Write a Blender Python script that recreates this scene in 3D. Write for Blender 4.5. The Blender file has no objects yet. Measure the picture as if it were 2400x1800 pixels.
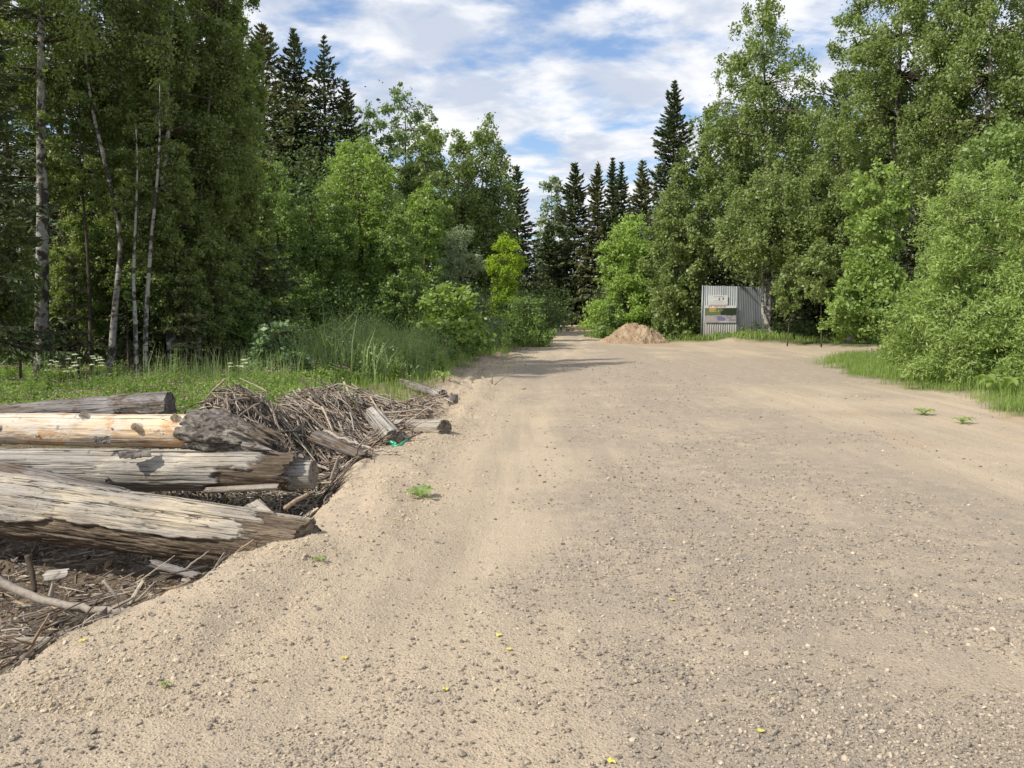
import bpy, math
import numpy as np
from mathutils import Vector, Matrix, Euler

# ------------------------------------------------------------------ camera, world, sun, exposure
F, CX, CY = 1942.0, 1200.0, 900.0
HORIZON = 722.0
PITCH = math.atan((CY - HORIZON) / F)
EYE = 1.55
SC = bpy.context.scene
COL = SC.collection
cam_d = bpy.data.cameras.new('camera'); cam = bpy.data.objects.new('camera', cam_d); COL.objects.link(cam)
cam.location = (0, 0, EYE); cam.rotation_euler = (math.radians(90) - PITCH, 0, 0)
cam_d.sensor_width = 36.0; cam_d.lens = F / 2400 * 36; cam_d.clip_start = 0.05; cam_d.clip_end = 3000
SC.camera = cam

SUN_EL = math.radians(43); SUN_AZ = math.atan2(-0.86, -0.50)      # azimuth clockwise from +Y
sdir = Vector((math.sin(SUN_AZ) * math.cos(SUN_EL), math.cos(SUN_AZ) * math.cos(SUN_EL), math.sin(SUN_EL)))
sl = bpy.data.lights.new('sun', 'SUN'); sl.energy = 4.0; sl.angle = math.radians(1.2); sl.color = (1.0, 0.93, 0.82)
sun = bpy.data.objects.new('sun', sl); COL.objects.link(sun)
sun.rotation_euler = sdir.to_track_quat('Z', 'Y').to_euler()

def world():
    w = bpy.data.worlds.new('World'); SC.world = w; w.use_nodes = True
    nt = w.node_tree; N = nt.nodes; L = nt.links; N.clear()
    out = N.new('ShaderNodeOutputWorld'); bg = N.new('ShaderNodeBackground'); bg.inputs['Strength'].default_value = 0.12
    sky = N.new('ShaderNodeTexSky'); sky.sky_type = 'NISHITA'; sky.sun_disc = False
    sky.sun_elevation = SUN_EL; sky.sun_rotation = SUN_AZ; sky.air_density = 1.0; sky.dust_density = 1.2; sky.ozone_density = 2.0
    tc = N.new('ShaderNodeTexCoord'); sep = N.new('ShaderNodeSeparateXYZ'); L.new(tc.outputs['Generated'], sep.inputs[0])
    zz = N.new('ShaderNodeMath'); zz.operation = 'MAXIMUM'; zz.inputs[1].default_value = 0.0; L.new(sep.outputs['Z'], zz.inputs[0])
    z2 = N.new('ShaderNodeMath'); z2.operation = 'ADD'; z2.inputs[1].default_value = 0.16; L.new(zz.outputs[0], z2.inputs[0])
    dx = N.new('ShaderNodeMath'); dx.operation = 'DIVIDE'; L.new(sep.outputs['X'], dx.inputs[0]); L.new(z2.outputs[0], dx.inputs[1])
    dy = N.new('ShaderNodeMath'); dy.operation = 'DIVIDE'; L.new(sep.outputs['Y'], dy.inputs[0]); L.new(z2.outputs[0], dy.inputs[1])
    cb = N.new('ShaderNodeCombineXYZ'); L.new(dx.outputs[0], cb.inputs[0]); L.new(dy.outputs[0], cb.inputs[1]); cb.inputs[2].default_value = 3.7
    def noise(scale, det, rough, dist, off=0.0):
        n = N.new('ShaderNodeTexNoise'); n.inputs['Scale'].default_value = scale; n.inputs['Detail'].default_value = det
        n.inputs['Roughness'].default_value = rough; n.inputs['Distortion'].default_value = dist
        m = N.new('ShaderNodeMapping'); m.inputs['Location'].default_value = (off, off * .7, off * .3)
        m.inputs['Rotation'].default_value = (0, 0, 0.5); m.inputs['Scale'].default_value = (1.0, 1.0, 1)
        L.new(cb.outputs[0], m.inputs[0]); L.new(m.outputs[0], n.inputs['Vector']); return n
    def ramp(src, a, b):
        r = N.new('ShaderNodeMapRange'); r.interpolation_type = 'SMOOTHSTEP'
        r.inputs['From Min'].default_value = a; r.inputs['From Max'].default_value = b
        L.new(src, r.inputs['Value']); return r.outputs[0]
    m1 = ramp(noise(3.3, 9, .55, .2, 4.1).outputs['Fac'], .33, .53)
    m2 = ramp(noise(4.0, 7, .55, .25, 9.1).outputs['Fac'], .36, .60)      # thickness: bright / grey
    mx = N.new('ShaderNodeMix'); mx.data_type = 'RGBA'
    mx.inputs[6].default_value = (3.7, 4.1, 4.9, 1); mx.inputs[7].default_value = (5.9, 5.95, 6.1, 1); L.new(m2, mx.inputs[0])
    sb = N.new('ShaderNodeMix'); sb.data_type = 'RGBA'; sb.blend_type = 'MULTIPLY'; sb.inputs[0].default_value = 1
    L.new(sky.outputs[0], sb.inputs[6]); sb.inputs[7].default_value = (.95, 1.0, 1.08, 1)
    mc = N.new('ShaderNodeMix'); mc.data_type = 'RGBA'; L.new(m1, mc.inputs[0]); L.new(sb.outputs[2], mc.inputs[6]); L.new(mx.outputs[2], mc.inputs[7])
    L.new(mc.outputs[2], bg.inputs['Color']); L.new(bg.outputs[0], out.inputs[0])
world()
SC.view_settings.view_transform = 'Standard'; SC.view_settings.look = 'None'
SC.view_settings.exposure = 0.50; SC.view_settings.gamma = 1
SC.render.engine = 'CYCLES'
SC.cycles.max_bounces = 6; SC.cycles.diffuse_bounces = 3; SC.cycles.transmission_bounces = 4; SC.cycles.transparent_max_bounces = 4
SC.cycles.caustics_reflective = False; SC.cycles.caustics_refractive = False

# ------------------------------------------------------------------ helpers
_cp, _sp = math.cos(PITCH), math.sin(PITCH)
def P(px, py, d):
    u = (CY - py) / F; v = (px - CX) / F
    y = _cp + u * _sp; z = -_sp + u * _cp; t = d / y
    return np.array((v * t, d, EYE + z * t))
def G(px, py, z=0.0):
    u = (CY - py) / F; v = (px - CX) / F
    y = _cp + u * _sp; dz = -_sp + u * _cp; t = (z - EYE) / dz
    return np.array((v * t, y * t, z))
def lerp(a, b, t): return a + (b - a) * t
def sstep(a, b, x):
    t = np.clip((x - a) / (b - a), 0, 1); return t * t * (3 - 2 * t)
def _hash(ix, iy, iz, seed):
    h = (ix.astype(np.int64) * 374761393 + iy.astype(np.int64) * 668265263 + iz.astype(np.int64) * 2147483647 + seed * 1274126177) & 0xffffffff
    h = ((h ^ (h >> 13)) * 1274126177) & 0xffffffff
    h = ((h ^ (h >> 16)) * 2246822519) & 0xffffffff
    return ((h ^ (h >> 15)) & 0xffffff) / float(0xffffff)
def vnoise(x, y, z=None, seed=0):
    x = np.asarray(x, float); y = np.asarray(y, float); z = np.zeros_like(x) if z is None else np.asarray(z, float) + 0 * x
    ix, iy, iz = np.floor(x), np.floor(y), np.floor(z); fx, fy, fz = x - ix, y - iy, z - iz
    fx = fx * fx * (3 - 2 * fx); fy = fy * fy * (3 - 2 * fy); fz = fz * fz * (3 - 2 * fz)
    r = 0
    for a in (0, 1):
        for b in (0, 1):
            for c in (0, 1):
                w = (fx if a else 1 - fx) * (fy if b else 1 - fy) * (fz if c else 1 - fz)
                r = r + w * _hash(ix + a, iy + b, iz + c, seed)
    return r * 2 - 1
def fbm(x, y, z=None, octv=4, seed=0, gain=.5):
    s = 0; a = 1; t = 0
    for o in range(octv):
        k = 2.03 ** o
        s = s + a * vnoise(np.asarray(x) * k + o * 7.3, np.asarray(y) * k + o * 3.1, None if z is None else np.asarray(z) * k + o * 1.7, seed + o); t += a; a *= gain
    return s / t

def mesh(name, V, faces, mats, smooth=False, midx=None, attrs=None):
    """faces: list of int arrays (n,k)"""
    me = bpy.data.meshes.new(name)
    V = np.asarray(V, np.float32).reshape(-1, 3)
    faces = [np.asarray(f, np.int32) for f in faces if len(f)]
    loops = np.concatenate([f.ravel() for f in faces]); tot = np.concatenate([np.full(len(f), f.shape[1], np.int32) for f in faces])
    start = np.concatenate([[0], np.cumsum(tot)[:-1]]).astype(np.int32)
    me.vertices.add(len(V)); me.vertices.foreach_set('co', V.ravel())
    me.loops.add(len(loops)); me.loops.foreach_set('vertex_index', loops)
    me.polygons.add(len(tot)); me.polygons.foreach_set('loop_start', start)
    if midx is not None: me.polygons.foreach_set('material_index', np.asarray(midx, np.int32))
    for m in (mats if isinstance(mats, (list, tuple)) else [mats]): me.materials.append(m)
    if attrs:
        for k, a in attrs.items():
            at = me.attributes.new(k, 'FLOAT', 'POINT'); at.data.foreach_set('value', np.asarray(a, np.float32))
    me.update(calc_edges=True)
    me.polygons.foreach_set('use_smooth', np.full(len(tot), smooth)); me.update()
    return me
def obj(name, me, parent=None, loc=(0, 0, 0), rot=(0, 0, 0)):
    o = bpy.data.objects.new(name, me); COL.objects.link(o); o.location = loc; o.rotation_euler = rot
    if parent is not None: o.parent = parent
    return o
def tag(o, label=None, cat=None, group=None, kind=None):
    if label: o['label'] = label
    if cat: o['category'] = cat
    if group: o['group'] = group
    if kind: o['kind'] = kind
    return o
def thing(name, label, cat, loc=(0, 0, 0), group=None, rot=(0, 0, 0)):
    return tag(obj(name, None, None, loc, rot), label, cat, group)
class MB:
    def __init__(s): s.V = []; s.F = []; s.n = 0; s.M = []
    def add(s, V, faces, m=0):
        V = np.asarray(V, float).reshape(-1, 3)
        for f in faces:
            if len(f): s.F.append(np.asarray(f, np.int64) + s.n); s.M.append(np.full(len(f), m))
        s.V.append(V); s.n += len(V)
    def build(s, name, mats, smooth=False): return mesh(name, np.concatenate(s.V), s.F, mats, smooth, np.concatenate(s.M))
def tube(path, rad, seg=7, caps=True):
    path = np.asarray(path, float); n = len(path); rad = np.asarray(rad, float) * np.ones(n)
    T = np.gradient(path, axis=0); T /= np.linalg.norm(T, axis=1)[:, None] + 1e-9
    ref = np.array((0, 0, 1.)) if abs(T[:, 2]).mean() < .8 else np.array((1., 0, 0))
    A = np.cross(T, ref); A /= np.linalg.norm(A, axis=1)[:, None] + 1e-9; B = np.cross(T, A)
    th = np.arange(seg) / seg * 2 * np.pi
    V = path[:, None] + rad[:, None, None] * (A[:, None] * np.cos(th)[None, :, None] + B[:, None] * np.sin(th)[None, :, None])
    i = np.arange(n - 1)[:, None] * seg; j = np.arange(seg)[None]; k = (j + 1) % seg
    Q = np.stack([i + j, i + k, i + seg + k, i + seg + j], -1).reshape(-1, 4)
    V = V.reshape(-1, 3); fs = [Q]
    if caps:
        V = np.concatenate([V, path[:1], path[-1:]]); c0 = n * seg
        jj = np.arange(seg); kk = (jj + 1) % seg
        fs.append(np.stack([np.full(seg, c0), kk, jj], -1)); fs.append(np.stack([np.full(seg, c0 + 1), (n - 1) * seg + jj, (n - 1) * seg + kk], -1))
    return V, fs
def unit(a): return a / (np.linalg.norm(a, axis=-1, keepdims=True) + 1e-9)
def leaf_quads(C, A, B, Ls, Ws):
    """rhombic leaves, folded a little along the midrib"""
    A = A * Ls[:, None] * .5; B = B * Ws[:, None] * .5
    V = np.stack([C - A, C + B - A * .15, C + A, C - B - A * .15], 1).reshape(-1, 3)
    return V, np.arange(len(C) * 4).reshape(-1, 4)
def rand_leaves(C, L, rng, up=.5, down=0., asp=.62, var=.35):
    n = len(C); N_ = unit(rng.normal(size=(n, 3)) + np.array((0, 0, up)))
    A = rng.normal(size=(n, 3)) + np.array((0, 0, -down)); A = unit(A - (A * N_).sum(1)[:, None] * N_); B = np.cross(N_, A)
    Ls = L * (1 + var * rng.normal(size=n)).clip(.4, 1.8)
    return leaf_quads(C, A, B, Ls, Ls * asp)

# ------------------------------------------------------------------ materials
def newmat(name):
    m = bpy.data.materials.new(name); m.use_nodes = True; nt = m.node_tree; nt.nodes.clear()
    out = nt.nodes.new('ShaderNodeOutputMaterial'); return m, nt, out
def nd(nt, t, **kw):
    n = nt.nodes.new(t)
    for k, v in kw.items():
        if k in n.inputs: n.inputs[k].default_value = v
        else: setattr(n, k, v)
    return n
def mixc(nt, fac, a, b, mode='MIX'):
    m = nt.nodes.new('ShaderNodeMix'); m.data_type = 'RGBA'; m.blend_type = mode
    for i, s in ((0, fac), (6, a), (7, b)):
        if isinstance(s, bpy.types.NodeSocket): nt.links.new(s, m.inputs[i])
        elif i: m.inputs[i].default_value = (*s, 1)
        else: m.inputs[i].default_value = s
    return m.outputs[2]
def mrange(nt, s, a, b, c=0., d=1., smooth=True):
    m = nt.nodes.new('ShaderNodeMapRange')
    if smooth: m.interpolation_type = 'SMOOTHSTEP'
    nt.links.new(s, m.inputs['Value'])
    for k, v in (('From Min', a), ('From Max', b), ('To Min', c), ('To Max', d)): m.inputs[k].default_value = v
    return m.outputs[0]
def math_(nt, op, a, b):
    m = nt.nodes.new('ShaderNodeMath'); m.operation = op
    for i, s in enumerate((a, b)):
        if isinstance(s, bpy.types.NodeSocket): nt.links.new(s, m.inputs[i])
        else: m.inputs[i].default_value = s
    return m.outputs[0]
def noise_(nt, vec, scale, det=4, rough=.55, dist=0., mscale=None):
    n = nd(nt, 'ShaderNodeTexNoise', Scale=scale, Detail=det, Roughness=rough, Distortion=dist)
    if mscale:
        mp = nt.nodes.new('ShaderNodeMapping'); mp.inputs['Scale'].default_value = mscale; nt.links.new(vec, mp.inputs[0]); vec = mp.outputs[0]
    nt.links.new(vec, n.inputs['Vector']); return n.outputs['Fac']
def coords(nt): return nt.nodes.new('ShaderNodeTexCoord').outputs['Object']
def attr(nt, name):
    a = nt.nodes.new('ShaderNodeAttribute'); a.attribute_name = name; return a.outputs['Fac']
def finish(nt, out, col, rough=.8, bump=None, bstr=.5, bdist=.01, spec=.3, metal=0.):
    b = nd(nt, 'ShaderNodeBsdfPrincipled', Roughness=rough, Metallic=metal); b.inputs['Specular IOR Level'].default_value = spec
    if isinstance(col, bpy.types.NodeSocket): nt.links.new(col, b.inputs['Base Color'])
    else: b.inputs['Base Color'].default_value = (*col, 1)
    if bump is not None:
        bp = nd(nt, 'ShaderNodeBump', Strength=bstr, Distance=bdist); nt.links.new(bump, bp.inputs['Height']); nt.links.new(bp.outputs[0], b.inputs['Normal'])
    nt.links.new(b.outputs[0], out.inputs[0]); return b

def mat_leaf(name, c1, c2, trans=.35, rough=.5, spec=.35):
    """c1..c2: colour range of the leaves (each leaf its own tone, plus broad patches)"""
    m, nt, out = newmat(name)
    g = nt.nodes.new('ShaderNodeNewGeometry'); oi = nt.nodes.new('ShaderNodeObjectInfo')
    n = noise_(nt, coords(nt), .9, 2)
    f = math_(nt, 'ADD', math_(nt, 'MULTIPLY', g.outputs['Random Per Island'], .55), mrange(nt, n, .3, .7, 0, .45))
    col = mixc(nt, f, c1, c2)
    b = nd(nt, 'ShaderNodeBsdfPrincipled', Roughness=rough); b.inputs['Specular IOR Level'].default_value = spec
    nt.links.new(col, b.inputs['Base Color'])
    tr = nt.nodes.new('ShaderNodeBsdfTranslucent'); nt.links.new(mixc(nt, 1., col, (1.25, 1.35, .55), 'MULTIPLY'), tr.inputs['Color'])
    mx = nt.nodes.new('ShaderNodeMixShader'); mx.inputs[0].default_value = trans
    nt.links.new(b.outputs[0], mx.inputs[1]); nt.links.new(tr.outputs[0], mx.inputs[2]); nt.links.new(mx.outputs[0], out.inputs[0])
    return m
def mat_bark(name, c1, c2, ms=(9, 9, 2)):
    m, nt, out = newmat(name); co = coords(nt); n = noise_(nt, co, 4, 5, .65, 0, ms)
    finish(nt, out, mixc(nt, mrange(nt, n, .35, .68), c1, c2), .9, n, .8, .02, .15); return m
def mat_birch():
    m, nt, out = newmat('birch_bark'); co = coords(nt)
    n1 = noise_(nt, co, 5, 4, .6, .4, (1.2, 1.2, 9)); n2 = noise_(nt, co, 3.2, 4, .65, .5, (1.3, 1.3, 1.6)); n3 = noise_(nt, co, 14, 3, .6)
    base = mixc(nt, n3, (.20, .19, .17), (.42, .40, .36))
    c = mixc(nt, mrange(nt, n1, .60, .66), base, (.035, .03, .027))
    c = mixc(nt, mrange(nt, n2, .47, .55), c, (.055, .048, .04))
    finish(nt, out, c, .75, n3, .4, .01, .2); return m
def mat_wood(name, pale, grey, dark, grain=14., crack=True, mottled=None, cw=.011):
    m, nt, out = newmat(name); co = coords(nt)
    g1 = noise_(nt, co, 1.0, 7, .66, .25, (1.9, grain, grain)); g2 = noise_(nt, co, 1.0, 6, .65, .2, (4.5, grain * 4, grain * 4)); b = noise_(nt, co, 1.7, 5, .65, .3, (1, 2.2, 2.2)); spots = noise_(nt, co, 16, 4, .6)
    f = noise_(nt, co, 60, 3, .6)
    c = mixc(nt, mrange(nt, b, .34, .56), pale, grey)
    c = mixc(nt, mrange(nt, g1, .42, .68, 0, .55), c, dark)
    c = mixc(nt, mrange(nt, g2, .5, .75, 0, .5), c, tuple(x * .5 for x in dark))
    if mottled: c = mixc(nt, mrange(nt, noise_(nt, co, 3.4, 5, .65, .6, (1, 1.6, 1.6)), .52, .66, 0, .8), c, mottled)
    ck = noise_(nt, co, 1.0, 3, .5, .0, (.09, grain * .7, grain * .7)); ck2 = noise_(nt, co, 1.0, 2, .5, .0, (.2, grain * 1.7, grain * 1.7))
    def line(v, w): return mrange(nt, math_(nt, 'ABSOLUTE', math_(nt, 'SUBTRACT', v, .5), 0), w, w * .3)
    lines = math_(nt, 'MAXIMUM', line(ck, cw), math_(nt, 'MULTIPLY', line(ck2, cw * .7), .7)) if crack else 0.
    if crack: c = mixc(nt, math_(nt, 'MULTIPLY', lines, .85), c, (.035, .028, .022))
    c = mixc(nt, mrange(nt, spots, .60, .70, 0, .6), c, (.11, .085, .06))
    co_ = attr(nt, 'core')
    brown = mixc(nt, mrange(nt, g1, .3, .7), (.075, .056, .040), (.23, .18, .13))
    brown = mixc(nt, mrange(nt, g2, .45, .7, 0, .7), brown, (.03, .02, .013))
    c = mixc(nt, co_, c, brown)
    h = math_(nt, 'ADD', math_(nt, 'MULTIPLY', g2, 1.), math_(nt, 'MULTIPLY', g1, 1.3)); h = math_(nt, 'ADD', h, math_(nt, 'MULTIPLY', f, .15))
    if crack: h = math_(nt, 'SUBTRACT', h, math_(nt, 'MULTIPLY', lines, 1.5))
    finish(nt, out, c, .85, h, 1., .014, .15); return m
M = {}
M['birch_bark'] = mat_birch()
M['bark'] = mat_bark('grey_brown_bark', (.045, .035, .027), (.14, .115, .09))
M['twig'] = mat_bark('twig_bark', (.05, .04, .032), (.13, .105, .085))
M['spruce_bark'] = mat_bark('spruce_bark', (.04, .03, .024), (.10, .08, .062))
M['greybark'] = mat_bark('weathered_root_bark', (.06, .052, .045), (.21, .19, .165), (4, 7, 7))
M['birch'] = mat_leaf('birch_leaves', (0.13, 0.185, 0.06), (0.3, 0.37, 0.145), .38, .45)
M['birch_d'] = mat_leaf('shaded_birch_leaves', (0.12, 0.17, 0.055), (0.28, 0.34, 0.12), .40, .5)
M['spruce'] = mat_leaf('spruce_needles', (0.045, 0.066, 0.03), (0.115, 0.14, 0.058), .12, .6, .2)
M['spruce_o'] = mat_leaf('old_spruce_needles', (0.08, 0.09, 0.038), (0.17, 0.17, 0.075), .12, .6, .2)
M['willow'] = mat_leaf('willow_leaves', (0.22, 0.31, 0.09), (0.38, 0.48, 0.17), .42, .5)
M['greywillow'] = mat_leaf('grey_willow_leaves', (0.16, 0.21, 0.12), (0.31, 0.37, 0.24), .3, .5)
M['bush'] = mat_leaf('bush_leaves', (0.12, 0.19, 0.055), (0.27, 0.36, 0.12), .38, .45)
M['bright'] = mat_leaf('bright_bush_leaves', (0.18, 0.27, 0.07), (0.34, 0.44, 0.14), .42, .45)
M['maple'] = mat_leaf('maple_leaves', (0.22, 0.33, 0.07), (0.38, 0.5, 0.15), .42, .5)
M['yellow'] = mat_leaf('yellow_green_leaves', (.22, .33, .03), (.38, .48, .06), .45, .5)
M['aspen'] = mat_leaf('aspen_leaves', (0.14, 0.2, 0.1), (0.28, 0.36, 0.2), .35, .4, .5)
M['elder'] = mat_leaf('elder_leaves', (0.1, 0.17, 0.08), (0.2, 0.29, 0.13), .3, .45)
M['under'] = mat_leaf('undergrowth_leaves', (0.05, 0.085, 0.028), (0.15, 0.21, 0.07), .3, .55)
M['grass'] = mat_leaf('grass_blades', (0.15, 0.23, 0.05), (0.32, 0.42, 0.13), .4, .5)
M['tallgrass'] = mat_leaf('tall_grass_blades', (0.15, 0.22, 0.085), (0.38, 0.45, 0.22), .4, .5)
M['clover'] = mat_leaf('clover_leaves', (0.13, 0.21, 0.05), (0.3, 0.39, 0.12), .4, .5)
M['pink'] = mat_leaf('clover_heads', (0.36, 0.2, 0.22), (0.56, 0.38, 0.4), .2, .7, .1)
M['white'] = mat_leaf('umbel_blossom', (.55, .57, .48), (.80, .80, .74), .3, .7, .1)
M['dock'] = mat_leaf('fresh_leaf', (.17, .26, .08), (.30, .40, .15), .4, .5)
M['fallen'] = mat_leaf('yellow_leaf', (.55, .50, .09), (.72, .66, .16), .2, .6)
M['log_grey'] = mat_wood('weathered_grey_log', (.50, .45, .37), (.34, .32, .29), (.16, .13, .10))
M['log_yellow'] = mat_wood('weathered_yellow_log', (.50, .43, .32), (.34, .315, .28), (.20, .16, .11), 18)
M['log_peach'] = mat_wood('debarked_peach_log', (.66, .52, .36), (.60, .54, .46), (.42, .27, .14), 7, cw=.005, mottled=(.50, .30, .14))
M['log_dark'] = mat_wood('rotten_dark_log', (.33, .31, .29), (.24, .22, .21), (.08, .06, .045), 16, mottled=(.12, .075, .045))
def mat_stick():
    m, nt, out = newmat('dry_stick'); g = nt.nodes.new('ShaderNodeNewGeometry'); oi = nt.nodes.new('ShaderNodeObjectInfo'); co = coords(nt)
    r = math_(nt, 'FRACT', math_(nt, 'ADD', g.outputs['Random Per Island'], oi.outputs['Random']), 0)
    cr = nt.nodes.new('ShaderNodeValToRGB'); e = cr.color_ramp.elements
    e[0].position = 0; e[0].color = (.06, .045, .032, 1); e[1].position = 1; e[1].color = (.50, .44, .35, 1)
    for p, c in ((.25, (.13, .105, .085)), (.5, (.22, .19, .16)), (.75, (.36, .325, .28)), (.93, (.32, .22, .14))):
        q = e.new(p); q.color = (*c, 1)
    nt.links.new(r, cr.inputs[0]); n = noise_(nt, co, 30, 4, .6)
    finish(nt, out, mixc(nt, mrange(nt, n, .4, .7, 0, .5), cr.outputs[0], (.10, .08, .06)), .9, n, .6, .005, .15); return m
M['stick'] = mat_stick()
def mat_stone():
    m, nt, out = newmat('gravel_stone'); g = nt.nodes.new('ShaderNodeNewGeometry'); oi = nt.nodes.new('ShaderNodeObjectInfo'); co = coords(nt)
    r = math_(nt, 'FRACT', math_(nt, 'ADD', g.outputs['Random Per Island'], oi.outputs['Random']), 0)
    cr = nt.nodes.new('ShaderNodeValToRGB'); e = cr.color_ramp.elements
    e[0].position = 0; e[0].color = (.10, .09, .08, 1); e[1].position = 1; e[1].color = (.52, .45, .35, 1)
    for p, c in ((.35, (.18, .16, .14)), (.65, (.27, .235, .19)), (.9, (.37, .31, .24))):
        q = e.new(p); q.color = (*c, 1)
    nt.links.new(r, cr.inputs[0]); n = noise_(nt, co, 90, 3, .6)
    finish(nt, out, mixc(nt, mrange(nt, n, .4, .65, 0, .45), cr.outputs[0], (.45, .37, .27)), .85, n, .4, .003, .25); return m
M['stone'] = mat_stone()
def mat_crumb():
    m, nt, out = newmat('sand_crumb'); g = nt.nodes.new('ShaderNodeNewGeometry'); n = noise_(nt, coords(nt), 60, 3, .6)
    c = mixc(nt, g.outputs['Random Per Island'], (.32, .26, .18), (.50, .42, .305)); finish(nt, out, mixc(nt, mrange(nt, n, .4, .7, 0, .5), c, (.30, .23, .16)), .95, n, .5, .004, .1); return m
M['crumb'] = mat_crumb()
def mat_ground():
    m, nt, out = newmat('dirt_ground'); co = coords(nt)
    big = noise_(nt, co, .55, 5, .6, .3); med = noise_(nt, co, 5.5, 6, .62, .2); fine = noise_(nt, co, 55, 5, .7); grit = noise_(nt, co, 210, 3, .7)
    streak = noise_(nt, co, 1.0, 6, .66, .3, (2.6, .16, 1))
    vor = nd(nt, 'ShaderNodeTexVoronoi', Scale=75.0); nt.links.new(co, vor.inputs['Vector'])
    vor2 = nd(nt, 'ShaderNodeTexVoronoi', Scale=38.0); nt.links.new(co, vor2.inputs['Vector'])
    road = mixc(nt, mrange(nt, streak, .34, .64), (.47, .382, .275), (.37, .308, .232))
    road = mixc(nt, mrange(nt, big, .42, .66, 0, .55), road, (.49, .395, .285))
    st2 = noise_(nt, co, 1.0, 4, .6, .2, (7.0, .3, 1)); road = mixc(nt, mrange(nt, st2, .5, .72, 0, .4), road, (.30, .245, .185))
    gravel_shade = attr(nt, 'gravel')  # gravel tone, also carries the tree shadow band painted across the road
    road = mixc(nt, math_(nt, 'MULTIPLY', gravel_shade, mrange(nt, med, .32, .6, .25, .95)), road, (.30, .256, .205))
    road = mixc(nt, mrange(nt, fine, .5, .72, 0, .55), road, (.20, .165, .125))
    road = mixc(nt, mrange(nt, fine, .46, .28, 0, .5), road, (.56, .46, .33))
    sp = nt.nodes.new('ShaderNodeSeparateColor'); nt.links.new(vor.outputs['Color'], sp.inputs[0])
    pebble = math_(nt, 'MULTIPLY', mrange(nt, sp.outputs[0], .62, .75), mrange(nt, vor.outputs['Distance'], .5, .25))
    road = mixc(nt, math_(nt, 'MULTIPLY', pebble, .55), road, (.22, .195, .165))
    peb2 = math_(nt, 'MULTIPLY', mrange(nt, sp.outputs[1], .8, .9), mrange(nt, vor.outputs['Distance'], .45, .2))
    road = mixc(nt, math_(nt, 'MULTIPLY', peb2, .7), road, (.62, .54, .42))
    soil = mixc(nt, mrange(nt, med, .35, .65), (.07, .05, .035), (.17, .13, .09))
    soil = mixc(nt, mrange(nt, fine, .45, .7, 0, .7), soil, (.33, .27, .20))
    red = mixc(nt, mrange(nt, med, .3, .7), (.36, .225, .125), (.50, .35, .20))
    c = mixc(nt, mrange(nt, attr(nt, 'soil'), 0, 1, 0, 1, False), road, soil)
    c = mixc(nt, attr(nt, 'red'), c, red)
    gr = mixc(nt, med, (.05, .075, .02), (.12, .13, .05))
    c = mixc(nt, attr(nt, 'turf'), c, gr)
    h = math_(nt, 'ADD', math_(nt, 'MULTIPLY', fine, 1.), math_(nt, 'MULTIPLY', grit, .5)); h = math_(nt, 'ADD', h, math_(nt, 'MULTIPLY', med, 1.6))
    h = math_(nt, 'ADD', h, math_(nt, 'MULTIPLY', mrange(nt, vor.outputs['Distance'], .6, 0.), .5))
    h = math_(nt, 'ADD', h, math_(nt, 'MULTIPLY', mrange(nt, vor2.outputs['Distance'], .6, 0.), .35))
    finish(nt, out, c, .95, h, .75, .012, .12); return m
M['ground'] = mat_ground()

# ------------------------------------------------------------------ terrain
_ey = np.array([-400, -3, 0, 2.5, 3.43, 5.0, 5.8, 7.0, 8.5, 11.4, 14.3, 22, 30, 37, 50, 63, 80, 90])
_ex = np.array([-6, -4, -3.2, -2.35, -2.1, -1.62, -1.42, -1.42, -1.45, -1.05, -.96, -.55, .75, 1.75, 2.5, 3.0, 5, 9])
def xe(y): return np.interp(y, _ey, _ex)
_ry = np.array([-400, 0, 8, 11.4, 14.8, 19, 23.5, 24.5, 26.2, 27])
_rx = np.array([9, 8, 7.2, 7.05, 7.6, 7.8, 8.4, 9.5, 13, 60])
def xr(y):
    """right limit of the bare dirt (the side road leaves at y 26..33)"""
    y = np.asarray(y, float); a = np.interp(y, _ry, _rx)
    far = np.interp(y, [29, 32.5, 35.5, 37.5, 40, 44, 55, 70, 90], [60, 13.5, 10.0, 7.2, 5.4, 4.9, 5.6, 7.4, 12])
    return np.where(y < 28.5, a, far)
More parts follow.
